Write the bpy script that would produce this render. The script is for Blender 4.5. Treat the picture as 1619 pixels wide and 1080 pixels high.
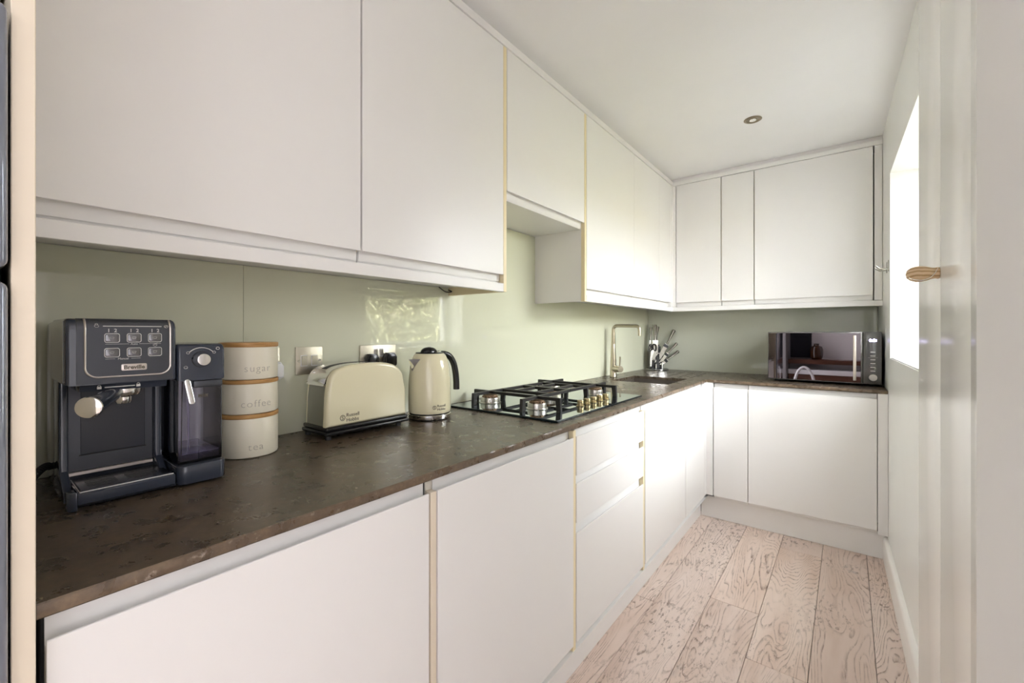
import bpy, bmesh, math, random
from mathutils import Vector, Matrix
from math import sin, cos, pi, radians, atan2, hypot
random.seed(7)
S = bpy.context.scene
for o in list(bpy.data.objects):
    bpy.data.objects.remove(o)
COL = S.collection

# ------------------------------------------------------------------ camera, world, sun, area lights, exposure
F_PX, YAW, HOR = 683.8, 0.65995, 525.24
CX, CZ = 1.3335, 1.2049
cam_d = bpy.data.cameras.new('camera'); cam = bpy.data.objects.new('camera', cam_d); COL.objects.link(cam)
cam.location = (CX, 0, CZ); cam.rotation_euler = (pi/2, 0, YAW)
cam_d.sensor_fit = 'HORIZONTAL'; cam_d.sensor_width = 36.0; cam_d.lens = 36.0*F_PX/1619
cam_d.shift_y = -(540-HOR)/1619; cam_d.clip_start = 0.01; cam_d.clip_end = 200
S.camera = cam

W = bpy.data.worlds.new('sky'); S.world = W; W.use_nodes = True
wn = W.node_tree.nodes; wl = W.node_tree.links
bg = wn['Background']; bg.inputs[1].default_value = 12.4   # overcast sky: brighter overhead than at the horizon
tc = wn.new('ShaderNodeTexCoord'); sp = wn.new('ShaderNodeSeparateXYZ'); rmp = wn.new('ShaderNodeValToRGB')
wl.new(tc.outputs['Generated'], sp.inputs[0]); wl.new(sp.outputs[2], rmp.inputs[0]); wl.new(rmp.outputs[0], bg.inputs[0])
rmp.color_ramp.elements[0].position = 0.0; rmp.color_ramp.elements[0].color = (.55, .56, .60, 1)
rmp.color_ramp.elements[1].position = 1.0; rmp.color_ramp.elements[1].color = (.93, .94, 1.0, 1)

sun_d = bpy.data.lights.new('sun', 'SUN'); sun_d.energy = 34; sun_d.angle = radians(2); sun_d.color = (1, .95, .84)
sun = bpy.data.objects.new('sun', sun_d); COL.objects.link(sun); sun.rotation_euler = (radians(8), radians(-48), 0)   # shines towards +x, onto the hedge
def area(name, loc, rot, sx, sy, e, colr):
    d = bpy.data.lights.new(name, 'AREA'); d.shape = 'RECTANGLE'; d.size = sx; d.size_y = sy; d.energy = e; d.color = colr
    o = bpy.data.objects.new(name, d); COL.objects.link(o); o.location = loc; o.rotation_euler = rot; return o
# area lights added as fill, standing in for unseen dining room windows
area('fill_patio', (4.30, -1.0, 1.15), (0, pi/2, 0), 2.0, 1.9, 3, (.88, .93, 1))
area('fill_dining', (3.10, -2.02, 1.10), (pi/2, 0, 0), 2.2, 2.0, 5.2, (.89, .94, 1))  # added to bring light onto the back wall and ceiling
area('fill_left', (.03, -1.05, 1.30), (0, -pi/2, 0), 1.9, .8, 22, (.92, .95, 1))  # added to brighten the right wall; no window is known here
pt = area('window_portal', (1.80, 2.385, 1.54), (0, pi/2, 0), .95, 1.05, 1, (1, 1, 1)); pt.data.cycles.is_portal = True

S.view_settings.view_transform = 'Standard'; S.view_settings.look = 'None'
S.view_settings.gamma = 1; S.view_settings.use_curve_mapping = False
S.view_settings.exposure = 1.84
S.cycles.use_denoising = True
S.cycles.max_bounces = 12; S.cycles.diffuse_bounces = 7; S.cycles.transparent_max_bounces = 16
S.cycles.sample_clamp_indirect = 8

# ------------------------------------------------------------------ helpers
def tf(bm, M):
    bmesh.ops.transform(bm, matrix=M, verts=bm.verts)
class MB:
    def __init__(s): s.v = []; s.f = []; s.sm = []
    def _take(s, bm, smooth=True):
        n = len(s.v); bm.verts.index_update()
        s.v += [tuple(v.co) for v in bm.verts]
        for f in bm.faces: s.f.append([n+v.index for v in f.verts]); s.sm.append(smooth)
        bm.free(); return s
    def raw(s, vs, fs, smooth=False):
        n = len(s.v); s.v += [tuple(v) for v in vs]
        for f in fs: s.f.append([n+i for i in f]); s.sm.append(smooth)
        return s
    def box(s, a, b, bev=0, seg=2, M=None):
        bm = bmesh.new(); bmesh.ops.create_cube(bm, size=1)
        for v in bm.verts:
            for i in range(3): v.co[i] = a[i]+(v.co[i]+.5)*(b[i]-a[i])
        if bev: bmesh.ops.bevel(bm, geom=bm.edges[:], offset=bev, segments=seg, affect='EDGES', profile=.5)
        if M: tf(bm, M)
        return s._take(bm, bool(bev))
    def prism(s, poly, axis, a, b, bev=0, seg=2, M=None, capbev=True):
        """poly in the two remaining axes (in xyz order), extruded along axis from a to b"""
        bm = bmesh.new()
        def mk(p, t):
            c = list(p); c.insert('xyz'.index(axis), t); return bm.verts.new(c)
        A = [mk(p, a) for p in poly]; B = [mk(p, b) for p in poly]; n = len(poly)
        fa = bm.faces.new(A); fb = bm.faces.new(B[::-1])
        for i in range(n): bm.faces.new([A[i], B[i], B[(i+1) % n], A[(i+1) % n]])
        bmesh.ops.recalc_face_normals(bm, faces=bm.faces[:])
        if bev:
            es = set(fa.edges) | set(fb.edges) if capbev else set(bm.edges)
            bmesh.ops.bevel(bm, geom=list(es), offset=bev, segments=seg, affect='EDGES', profile=.5)
        if M: tf(bm, M)
        return s._take(bm, True)
    def cyl(s, p0, p1, r0, r1=None, n=24, cap=True):
        r1 = r0 if r1 is None else r1
        p0 = Vector(p0); p1 = Vector(p1); d = (p1-p0).normalized()
        q = d.to_track_quat('Z', 'Y'); n0 = len(s.v)
        for p, r in ((p0, r0), (p1, r1)):
            for i in range(n):
                a = 2*pi*i/n; s.v.append(tuple(p+q @ Vector((r*cos(a), r*sin(a), 0))))
        for i in range(n):
            j = (i+1) % n; s.f.append([n0+i, n0+j, n0+n+j, n0+n+i]); s.sm.append(True)
        if cap:
            s.f.append([n0+i for i in range(n)][::-1]); s.f.append([n0+n+i for i in range(n)]); s.sm += [False, False]
        return s
    def lathe(s, prof, c=(0, 0, 0), n=40, M=None):
        bm = bmesh.new(); rings = []
        for r, z in prof:
            if r < 1e-6: rings.append([bm.verts.new((0, 0, z))])
            else: rings.append([bm.verts.new((r*cos(2*pi*i/n), r*sin(2*pi*i/n), z)) for i in range(n)])
        for a, b in zip(rings, rings[1:]):
            for i in range(n):
                j = (i+1) % n
                if len(a) == 1 and len(b) == 1: continue
                if len(a) == 1: bm.faces.new([a[0], b[i], b[j]])
                elif len(b) == 1: bm.faces.new([a[i], a[j], b[0]][::-1])
                else: bm.faces.new([a[i], a[j], b[j], b[i]])
        bmesh.ops.recalc_face_normals(bm, faces=bm.faces[:])
        if M: tf(bm, M)
        tf(bm, Matrix.Translation(c))
        return s._take(bm, True)
    def tube(s, pts, r, n=12, closed=False):
        pts = [Vector(p) for p in pts]; N = len(pts); rr = r if isinstance(r, (list, tuple)) else [r]*N
        up = None; n0 = len(s.v)
        for k, p in enumerate(pts):
            a = pts[(k-1) % N] if (k > 0 or closed) else p; b = pts[(k+1) % N] if (k < N-1 or closed) else p
            d = (b-a).normalized()
            if up is None:
                up = d.orthogonal().normalized()
            up = (up-d*up.dot(d)).normalized(); w = d.cross(up)
            for i in range(n):
                t = 2*pi*i/n; s.v.append(tuple(p+rr[k]*(cos(t)*up+sin(t)*w)))
        M_ = N if closed else N-1
        for k in range(M_):
            k2 = (k+1) % N
            for i in range(n):
                j = (i+1) % n; s.f.append([n0+k*n+i, n0+k*n+j, n0+k2*n+j, n0+k2*n+i]); s.sm.append(True)
        if not closed:
            s.f.append([n0+i for i in range(n)][::-1]); s.f.append([n0+(N-1)*n+i for i in range(n)]); s.sm += [False, False]
        return s
    def mesh(s, name, mat, shift=None):
        me = bpy.data.meshes.new(name)
        vs = s.v if shift is None else [(x-shift[0], y-shift[1], z-shift[2]) for x, y, z in s.v]
        me.from_pydata(vs, [], s.f); me.polygons.foreach_set('use_smooth', s.sm); me.update()
        try: me.set_sharp_from_angle(angle=radians(35))
        except Exception: pass
        me.materials.append(mat); return me
def root_of(o):
    while o.parent: o = o.parent
    return o
def obj(name, mb, mat, parent=None, label=None):
    """links one mesh object; children of a thing made with world=True are given in world coordinates"""
    sh = None
    if parent is not None and root_of(parent).get('_w'): sh = tuple(root_of(parent).location)
    me = mb.mesh(name, mat, sh); o = bpy.data.objects.new(name, me); COL.objects.link(o)
    if parent is not None: o.parent = parent
    if label: o['label'] = label
    return o
def thing(name, label, cat, loc=(0, 0, 0), rotz=0, group=None, world=False):
    o = bpy.data.objects.new(name, None); COL.objects.link(o); o.location = loc; o.rotation_euler = (0, 0, rotz)
    o.empty_display_size = .05
    o['label'] = label; o['category'] = cat
    if group: o['group'] = group
    if world: o['_w'] = True
    return o
def tag(o, label, cat, group=None):
    o['label'] = label; o['category'] = cat
    if group: o['group'] = group
    return o
def struct(name, mb, mat, label=None):
    o = obj(name, mb, mat); o['kind'] = 'structure'
    if label: o['label'] = label
    return o
def copy_tree(o, parent=None):
    c = o.copy(); COL.objects.link(c)
    if parent is not None: c.parent = parent
    for ch in list(o.children): copy_tree(ch, c)
    return c
def text_mb(body, size, fn, ext=.0004, bold=0, align='CENTER', spacing=1.0):
    cu = bpy.data.curves.new('t', 'FONT'); cu.body = body; cu.size = size; cu.extrude = ext; cu.offset = bold
    cu.align_x = align; cu.space_character = spacing; cu.resolution_u = 3
    o = bpy.data.objects.new('t', cu); COL.objects.link(o)
    dg = bpy.context.evaluated_depsgraph_get(); dg.update()
    me = bpy.data.meshes.new_from_object(o.evaluated_get(dg))
    mb = MB().raw([fn(*v.co) for v in me.vertices], [list(p.vertices) for p in me.polygons])
    bpy.data.objects.remove(o); bpy.data.curves.remove(cu); bpy.data.meshes.remove(me)
    return mb
def arc(cx, cy, r, a0, a1, n=6):
    return [(cx+r*cos(radians(a0+(a1-a0)*i/n)), cy+r*sin(radians(a0+(a1-a0)*i/n))) for i in range(n+1)]
def rrect(x0, y0, x1, y1, r, n=5):
    return arc(x1-r, y1-r, r, 0, 90, n)+arc(x0+r, y1-r, r, 90, 180, n)+arc(x0+r, y0+r, r, 180, 270, n)+arc(x1-r, y0+r, r, 270, 360, n)
def smooth_path(pts, n=8):
    P_ = [Vector(p) for p in pts]; P_ = [2*P_[0]-P_[1]]+P_+[2*P_[-1]-P_[-2]]; out = []
    for i in range(1, len(P_)-2):
        a, b, c, d = P_[i-1:i+3]
        for k in range(n):
            t = k/n; out.append(.5*((2*b)+(c-a)*t+(2*a-5*b+4*c-d)*t*t+(3*b-a-3*c+d)*t**3))
    out.append(P_[-2]); return out

# ------------------------------------------------------------------ materials
def mat(name, c, rough=.5, metal=0, coat=0, spec=.5, trans=0, ior=1.5, emit=None, es=0, aniso=0, alpha=1):
    m = bpy.data.materials.new(name); m.use_nodes = True; b = m.node_tree.nodes['Principled BSDF']
    b.inputs['Base Color'].default_value = (*c, 1); b.inputs['Roughness'].default_value = rough
    b.inputs['Metallic'].default_value = metal; b.inputs['Coat Weight'].default_value = coat
    b.inputs['Coat Roughness'].default_value = .04
    b.inputs['Specular IOR Level'].default_value = spec; b.inputs['Transmission Weight'].default_value = trans
    b.inputs['IOR'].default_value = ior
    if emit: b.inputs['Emission Color'].default_value = (*emit, 1); b.inputs['Emission Strength'].default_value = es
    if aniso: b.inputs['Anisotropic'].default_value = aniso
    return m
def nodes(m): return m.node_tree.nodes, m.node_tree.links, m.node_tree.nodes['Principled BSDF']
def nz(m, vec, scale, detail=4, rough=.6, dist=0):
    n, l, b = nodes(m); t = n.new('ShaderNodeTexNoise'); t.inputs['Scale'].default_value = scale
    t.inputs['Detail'].default_value = detail; t.inputs['Roughness'].default_value = rough; t.inputs['Distortion'].default_value = dist
    l.new(vec, t.inputs['Vector']); return t.outputs['Fac']
def ramp(m, fac, stops):
    n, l, b = nodes(m); r = n.new('ShaderNodeValToRGB'); e = r.color_ramp.elements
    while len(e) < len(stops): e.new(.5)
    for k, (p, c) in enumerate(stops):
        e[k].position = p; e[k].color = (*c, 1) if len(c) == 3 else c
    l.new(fac, r.inputs[0]); return r.outputs[0]
def mix(m, fac, a, b_, mode='MIX'):
    n, l, b = nodes(m); x = n.new('ShaderNodeMix'); x.data_type = 'RGBA'; x.blend_type = mode
    for inp, v in ((x.inputs[0], fac), (x.inputs[6], a), (x.inputs[7], b_)):
        if isinstance(v, (int, float)): inp.default_value = v
        elif isinstance(v, tuple): inp.default_value = (*v, 1)
        else: l.new(v, inp)
    return x.outputs[2]
def mth(m, op, a, b_=None, c=None):
    n, l, b = nodes(m); x = n.new('ShaderNodeMath'); x.operation = op
    for i, v in enumerate((a, b_, c)):
        if v is None: continue
        if isinstance(v, (int, float)): x.inputs[i].default_value = v
        else: l.new(v, x.inputs[i])
    return x.outputs[0]
def ocoord(m, sc=(1, 1, 1), rnd=False, world=False):
    n, l, b = nodes(m); t = n.new('ShaderNodeTexCoord'); mp = n.new('ShaderNodeMapping'); mp.inputs['Scale'].default_value = sc
    src = t.outputs['Object']
    if world:
        g = n.new('ShaderNodeNewGeometry'); src = g.outputs['Position']
    l.new(src, mp.inputs[0])
    if rnd:
        oi = n.new('ShaderNodeObjectInfo'); k = mth(m, 'MULTIPLY', oi.outputs['Random'], 37.0)
        cb = n.new('ShaderNodeCombineXYZ'); l.new(k, cb.inputs[0]); l.new(k, cb.inputs[1]); l.new(k, cb.inputs[2])
        l.new(cb.outputs[0], mp.inputs['Location']); return mp.outputs[0], oi.outputs['Random']
    return mp.outputs[0]
def bump(m, h, strength=.2, dist=.001):
    n, l, b = nodes(m); x = n.new('ShaderNodeBump'); x.inputs['Strength'].default_value = strength; x.inputs['Distance'].default_value = dist
    l.new(h, x.inputs['Height']); l.new(x.outputs[0], b.inputs['Normal'])
def setc(m, sock, out): m.node_tree.links.new(out, nodes(m)[2].inputs[sock])

def thin_glass(name, tint, refl=1.0, rough=.01):
    m = bpy.data.materials.new(name); m.use_nodes = True; n = m.node_tree.nodes; l = m.node_tree.links
    n.remove(n['Principled BSDF']); o = n['Material Output']
    t = n.new('ShaderNodeBsdfTransparent'); t.inputs[0].default_value = (*tint, 1)
    g = n.new('ShaderNodeBsdfGlossy'); g.inputs['Roughness'].default_value = rough
    f = n.new('ShaderNodeFresnel'); f.inputs[0].default_value = 1.45
    k = n.new('ShaderNodeMath'); k.operation = 'MULTIPLY'; k.inputs[1].default_value = refl; l.new(f.outputs[0], k.inputs[0])
    x = n.new('ShaderNodeMixShader'); l.new(k.outputs[0], x.inputs[0]); l.new(t.outputs[0], x.inputs[1]); l.new(g.outputs[0], x.inputs[2]); l.new(x.outputs[0], o.inputs[0])
    return m
def paint(name, c, rough=.4, var=.03, bs=.05, scale=90):
    m = mat(name, c, rough); v = ocoord(m, world=True)
    f = nz(m, v, 2.2, 3); c2 = tuple(x*(1-var) for x in c); c3 = tuple(min(1, x*(1+var)) for x in c)
    setc(m, 'Base Color', ramp(m, f, [(.3, c2), (.7, c3)])); bump(m, nz(m, v, scale, 3), bs, .0006); return m
M_DOOR = paint('satin_white_lacquer', (.83, .82, .80), .32, .008, .03, 160)
M_EDGE = paint('cream_edge_band', (.84, .73, .48), .35, .02)
M_PANEL = paint('cream_end_panel', (.78, .69, .55), .35, .02)
M_CARC = mat('cabinet_board', (.74, .70, .62), .5)
M_GAP = mat('black_gap_shade', (.01, .01, .01), .7)  # black colour painting the shade in gaps, slots and grooves
M_CEIL = paint('ceiling_emulsion', (.90, .895, .885), .8, .015, .1, 120)
M_WALLG = paint('pale_green_grey_eggshell', (.81, .81, .77), .30, .02, .12, 60)
M_WALLP = paint('warm_white_emulsion', (.85, .825, .825), .7, .015, .25, 70)
M_GLOSS = paint('white_gloss_woodwork', (.86, .85, .81), .22, .015, .06, 50)
M_NAVY = paint('dark_navy_wall', (.012, .012, .022), .5)
M_SPL = mat('pale_green_back_painted_glass', (.665, .675, .525), .03, spec=.5, coat=0)
M_SPLB = mat('grey_green_back_painted_glass', (.60, .615, .52), .03)
M_STEEL = mat('brushed_steel', (.62, .60, .56), .28, 1)
M_CHROME = mat('chrome', (.85, .84, .82), .07, 1)
M_BRASS = mat('aged_brass', (.46, .37, .20), .3, 1)
M_NICKEL = mat('brushed_champagne_nickel', (.52, .47, .36), .3, 1)
M_IRON = mat('cast_iron', (.018, .016, .015), .42)
M_BLKP = mat('black_plastic', (.012, .012, .013), .22)
M_BLKM = mat('matt_black_plastic', (.02, .02, .02), .5)
M_HOB = mat('black_glass', (.36, .42, .43), .015, .97)
M_CREAM = mat('cream_enamel', (.83, .775, .54), .13, coat=.6)
M_CAN = paint('cream_powder_coat', (.81, .765, .62), .35, .01, .02)
M_CANT = mat('embossed_grey_lettering', (.50, .46, .38), .5)
M_SLATE = mat('slate_blue_plastic', (.040, .049, .070), .16, coat=.4)
M_SLATEM = mat('brushed_slate_panel', (.075, .080, .092), .30, .5)
M_SLATED = mat('dark_slate_recess', (.030, .035, .048), .25)
M_SILVER = mat('silver_print', (.75, .74, .72), .35, .3)
M_PINKSIL = mat('satin_silver_trim', (.72, .66, .62), .3, .8)
M_CLEAR = thin_glass('smoky_clear_plastic', (.955, .95, .97), 1.0, .02)
M_GLASS = thin_glass('window_glass', (.97, .98, .97), .6, .0)
M_GREYAP = mat('glossy_grey_enamel', (.23, .25, .30), .10, .3, coat=.5)
M_WHITEP = mat('white_plastic', (.85, .85, .86), .3)
M_MWG = mat('dark_mirror_glass', (.165, .15, .155), .015, 1)
M_MWP = mat('grey_gloss_panel', (.13, .13, .125), .12, .3)
M_LED = mat('lavender_display_glow', (.2, .2, .3), .4, emit=(.62, .55, 1), es=5)
M_INK = mat('dark_grey_ink', (.12, .10, .07), .5)
M_SINK = mat('brown_grey_steel_bowl', (.16, .14, .12), .35, .6)
M_CAMEL = mat('burnt_burner_ring', (.30, .20, .12), .5, .5)
M_WHITEF = mat('white_window_frame', (.86, .86, .85), .3)

def bamboo_wood():
    m = mat('bamboo_lid_wood', (.5, .27, .09), .42); v = ocoord(m, (18, 18, 160))
    setc(m, 'Base Color', ramp(m, nz(m, v, 1.5, 4), [(.3, (.40, .20, .06)), (.7, (.62, .36, .14))])); return m
M_BAM = bamboo_wood()
def pine():
    m = mat('turned_striped_wood', (.6, .4, .2), .35, coat=.3); v = ocoord(m)
    n, l, b = nodes(m); w = n.new('ShaderNodeTexWave'); w.inputs['Scale'].default_value = 34; w.inputs['Distortion'].default_value = 2.5
    w.inputs['Detail'].default_value = 2; w.bands_direction = 'Y'; l.new(v, w.inputs['Vector'])
    w.bands_direction = 'X'
    setc(m, 'Base Color', ramp(m, w.outputs['Fac'], [(.0, (.42, .25, .10)), (.25, (.66, .46, .25)), (.8, (.74, .55, .34))])); return m
M_PINE = pine()
def dark_wood():
    m = mat('dark_stained_wood', (.08, .03, .02), .3); v = ocoord(m, (2, 22, 22), world=True)
    setc(m, 'Base Color', ramp(m, nz(m, v, 1.5, 5), [(.3, (.06, .022, .012)), (.7, (.16, .07, .045))])); return m
M_DWOOD = dark_wood()

def limestone():
    m = mat('brown_leathered_limestone', (.1, .07, .045), .3, spec=.6); v = ocoord(m, world=True)
    cloud = nz(m, v, 7, 4, .6, .5); med = nz(m, v, 26, 5, .62, .35); fine = nz(m, v, 95, 4, .7)
    c = ramp(m, cloud, [(.30, (.058, .044, .031)), (.47, (.084, .063, .043)), (.56, (.100, .075, .050)), (.72, (.130, .096, .062))])
    c2 = ramp(m, med, [(.28, (.045, .034, .024)), (.46, (.080, .060, .041)), (.55, (.104, .077, .050)), (.74, (.175, .128, .080))])
    c = mix(m, .38, c, c2)
    c = mix(m, 1.0, c, ramp(m, fine, [(.30, (.78, .78, .78)), (.65, (1.15, 1.15, 1.15))]), 'MULTIPLY')
    k = ramp(m, nz(m, v, 48, 2, .5, .2), [(.765, (0, 0, 0)), (.79, (.9, .9, .9))])
    c = mix(m, k, c, (.40, .34, .27))
    setc(m, 'Base Color', c)
    setc(m, 'Roughness', ramp(m, med, [(.35, (.25, .25, .25)), (.65, (.34, .34, .34))]))
    bump(m, fine, .08, .001); return m
M_STONE = limestone()
def limestone_edge():
    m = limestone(); m.name = 'rough_limestone_edge'; n, l, b = nodes(m)
    src = b.inputs['Base Color'].links[0].from_socket
    v = ocoord(m, world=True)
    c = mix(m, 1.0, src, (1.45, 1.35, 1.25), 'MULTIPLY'); k = ramp(m, nz(m, v, 40, 5, .7), [(.60, (0, 0, 0)), (.70, (.7, .7, .7))])
    setc(m, 'Base Color', mix(m, k, c, (.42, .36, .30))); b.inputs['Roughness'].default_value = .6
    return m
M_STONEE = limestone_edge()

def limed_oak():
    m = mat('limed_oak_boards', (.6, .45, .35), .38); n, l, b = nodes(m)
    v, rnd = ocoord(m, (1, 1, 1), rnd=True)
    mp = n.new('ShaderNodeMapping'); mp.inputs['Scale'].default_value = (7.0, 1.15, 1); l.new(v, mp.inputs[0]); g = mp.outputs[0]
    field = nz(m, g, .85, 2.5, .45, .35)
    rings = mth(m, 'FRACT', mth(m, 'MULTIPLY', field, 36.0))
    line = ramp(m, rings, [(.0, (1, 1, 1)), (.16, (.35, .35, .35)), (.32, (0, 0, 0)), (.9, (0, 0, 0)), (1, (1, 1, 1))])
    mp2 = n.new('ShaderNodeMapping'); mp2.inputs['Scale'].default_value = (130, 22, 1); l.new(v, mp2.inputs[0])
    pores = ramp(m, nz(m, mp2.outputs[0], 1, 2, .6), [(.36, (.15, .15, .15)), (.56, (1, 1, 1))])
    wear = nz(m, v, 3.1, 3, .6, .4); wearm = ramp(m, wear, [(.36, (.12, .12, .12)), (.60, (1, 1, 1))])
    lm = mth(m, 'MULTIPLY', mth(m, 'MULTIPLY', line, pores), wearm)
    mp3 = n.new('ShaderNodeMapping'); mp3.inputs['Scale'].default_value = (70, 26, 1); l.new(v, mp3.inputs[0])
    pit = ramp(m, nz(m, mp3.outputs[0], 1, 4, .75), [(.54, (0, 0, 0)), (.62, (1, 1, 1))])
    pit = mth(m, 'MULTIPLY', pit, ramp(m, nz(m, v, 2.3, 3, .6), [(.46, (0, 0, 0)), (.60, (1, 1, 1))]))
    base = ramp(m, nz(m, g, 1.2, 4, .6), [(.25, (.62, .48, .40)), (.5, (.73, .61, .54)), (.75, (.80, .70, .64))])
    tint = ramp(m, rnd, [(0, (.92, .88, .86)), (.5, (1.0, .98, .97)), (1, (1.06, 1.03, 1.0))])
    base = mix(m, 1.0, base, tint, 'MULTIPLY')
    c = mix(m, mth(m, 'MULTIPLY', lm, .85), base, (.17, .10, .065))
    c = mix(m, mth(m, 'MULTIPLY', pit, .75), c, (.15, .095, .065))
    bl = ramp(m, nz(m, v, 6, 3, .5, 1), [(.70, (0, 0, 0)), (.78, (.5, .5, .5))])
    c = mix(m, bl, c, (.30, .29, .30))
    setc(m, 'Base Color', c); bump(m, mth(m, 'MULTIPLY', lm, -1.0), .35, .001)
    setc(m, 'Roughness', ramp(m, lm, [(0, (.36, .36, .36)), (1, (.6, .6, .6))])); return m
M_OAK = limed_oak()
def leaf_mat():
    m = mat('bamboo_leaf', (.25, .33, .07), .5); v = ocoord(m, world=True)
    setc(m, 'Base Color', ramp(m, nz(m, v, 9, 3), [(.40, (.03, .035, .015)), (.5, (.16, .17, .08)), (.60, (.56, .56, .34))])); return m
M_LEAF = leaf_mat()
M_CULM = mat('bamboo_culm', (.20, .19, .10), .4)
M_FENCE = paint('weathered_fence', (.18, .15, .11), .8, .1)
M_GRASS = paint('garden_ground', (.12, .12, .10), .9, .2)
M_AMBER = mat('amber_glass', (.05, .016, .004), .08, coat=.5)

# ------------------------------------------------------------------ room geometry
ZC = 2.345; YB = 3.585; YD = -2.05; WT, WBm = .90, .882
XF, YF = .6141, 2.9745           # base door faces (left run, back run)
XU, YU = .3066, 3.2761           # upper door faces
def wx(y): return 1.567-.0223*y  # right wall inner face
WY0, WY1, WZ0, WZ1 = 1.88, 2.89, 1.073, 2.007   # kitchen window opening

struct('wall_left', MB().box((-.12, YD-.1, 0), (0, YB+.12, ZC)), M_WALLP)
struct('wall_back', MB().box((0, YB, 0), (wx(YB)+.25, YB+.12, ZC)), M_WALLG)
def wall_piece(mb, y0, y1, z0, z1, t=.26):
    mb.prism([(wx(y0), y0), (wx(y0)+t, y0), (wx(y1)+t, y1), (wx(y1), y1)], 'z', z0, z1)
mb = MB()
wall_piece(mb, .92, WY0, 0, ZC); wall_piece(mb, WY1, YB, 0, ZC)
wall_piece(mb, WY0, WY1, 0, WZ0); wall_piece(mb, WY0, WY1, WZ1, ZC)
struct('wall_right', mb, M_WALLG, 'pale right-hand wall with a deep window opening')
struct('wall_end', MB().box((1.482, .25, 0), (1.80, .918, ZC), .004, 2), M_WALLP, 'warm white plaster wall end closest to the camera')
struct('wall_dining', MB().box((-.12, YD-.12, 0), (4.6, YD, ZC)), M_WALLP)
struct('wall_patio', MB().box((4.48, YD, 0), (4.6, .35, ZC)), M_WALLP)
struct('wall_partition', MB().box((1.80, .25, 0), (4.6, .37, ZC)), M_WALLP)
struct('ceiling', MB().prism([(-.12, YD-.12), (4.6, YD-.12), (4.6, .37), (1.83, .37), (1.83, YB+.12), (-.12, YB+.12)], 'z', ZC, ZC+.12), M_CEIL)
struct('wall_dark', MB().box((.60, YD, .80), (.885, YD+.012, ZC)), M_NAVY)

# floor: sub floor with oak boards
fl = struct('floor', MB().box((-.12, YD-.12, -.08), (4.6, YB+.12, -.012)), M_GAP)
edges = [.458, .648, .840, 1.034, 1.2245, 1.4145, 1.604]
joints = {0: [1.918, .3], 1: [.2], 2: [2.105, .1], 3: [2.835, 1.795, .4], 4: [.55], 5: [1.1]}
for k in range(6):
    ys = [-.5]+sorted(joints[k])+[YB-.5]
    for a, b in zip(ys, ys[1:]):
        w_ = edges[k+1]-edges[k]-.0016; L_ = b-a-.0016; dz = random.uniform(-.0006, .0006)
        m_ = MB().box((0, 0, -.012+1e-4), (w_, L_, dz), .0012, 1)
        o = obj('floor_board', m_, M_OAK, fl); o.location = (edges[k]+.0008, a+.0008, 0)
x = 1.605
while x < 4.4:
    o = obj('floor_board', MB().box((0, 0, -.0119), (.188, 2.2, 0), .0012, 1), M_OAK, fl); o.location = (x, -2.04, 0); x += .19
for k in range(8):
    o = obj('floor_board', MB().box((0, 0, -.0119), (.188, 1.53, 0), .0012, 1), M_OAK, fl); o.location = (.02+k*.19, -2.04, 0)

# skirting along right wall
mb = MB()
t = .018; prof = [(0, 0), (-t, 0), (-t, .105), (-t+.004, .118), (-t+.010, .124), (0, .128)]
vs = []; y0, y1 = 1.76, 3.02
for yy in (y0, y1):
    for dx, z in prof: vs.append((wx(yy)+dx, yy, z))
n_ = len(prof); fs = [[i, (i+1) % n_, n_+(i+1) % n_, n_+i] for i in range(n_)]+[list(range(n_))[::-1], list(range(n_, 2*n_))]
mb.raw(vs, fs); struct('baseboard_right', mb, M_GLOSS)

# kitchen window
win = struct('window_1', MB(), M_WHITEF)
win['label'] = 'deep white kitchen window in the right wall'
gx = 1.70
mb = MB()
for a, b in (((gx, WY0+.001, WZ0+.001), (gx+.06, WY0+.045, WZ1-.001)), ((gx, WY1-.045, WZ0+.001), (gx+.06, WY1-.001, WZ1-.001)),
             ((gx, WY0+.045, WZ0+.001), (gx+.06, WY1-.045, WZ0+.045)), ((gx, WY0+.045, WZ1-.045), (gx+.06, WY1-.045, WZ1-.001))):
    mb.box(a, b, .003, 1)
obj('window_frame', mb, M_WHITEF, win)
obj('pane', MB().box((gx+.026, WY0+.043, WZ0+.043), (gx+.032, WY1-.043, WZ1-.043)), M_GLASS, win)
obj('window_sill', MB().prism([(wx(WY0)+.004, WY0+.001), (gx-.001, WY0+.001), (gx-.001, WY1-.001), (wx(WY1)+.004, WY1-.001)], 'z', WZ0+.0002, WZ0+.006, .001, 1), M_WHITEF, win)

# boarded door folded back beside the window, wood knob
dr = struct('door_1', MB(), M_GLOSS)
dr['label'] = 'white boarded door with a wooden knob standing beside the window'
for a, b in ((1.377, 1.755), (1.035, 1.373)):
    obj('door_board', MB().box((1.500, a, .012), (1.526, b, 2.31), .0022, 2), M_GLOSS, dr)
obj('door_ledge', MB().box((1.5262, 1.10, .30), (1.535, 1.70, .42)), M_GLOSS, dr)
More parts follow.
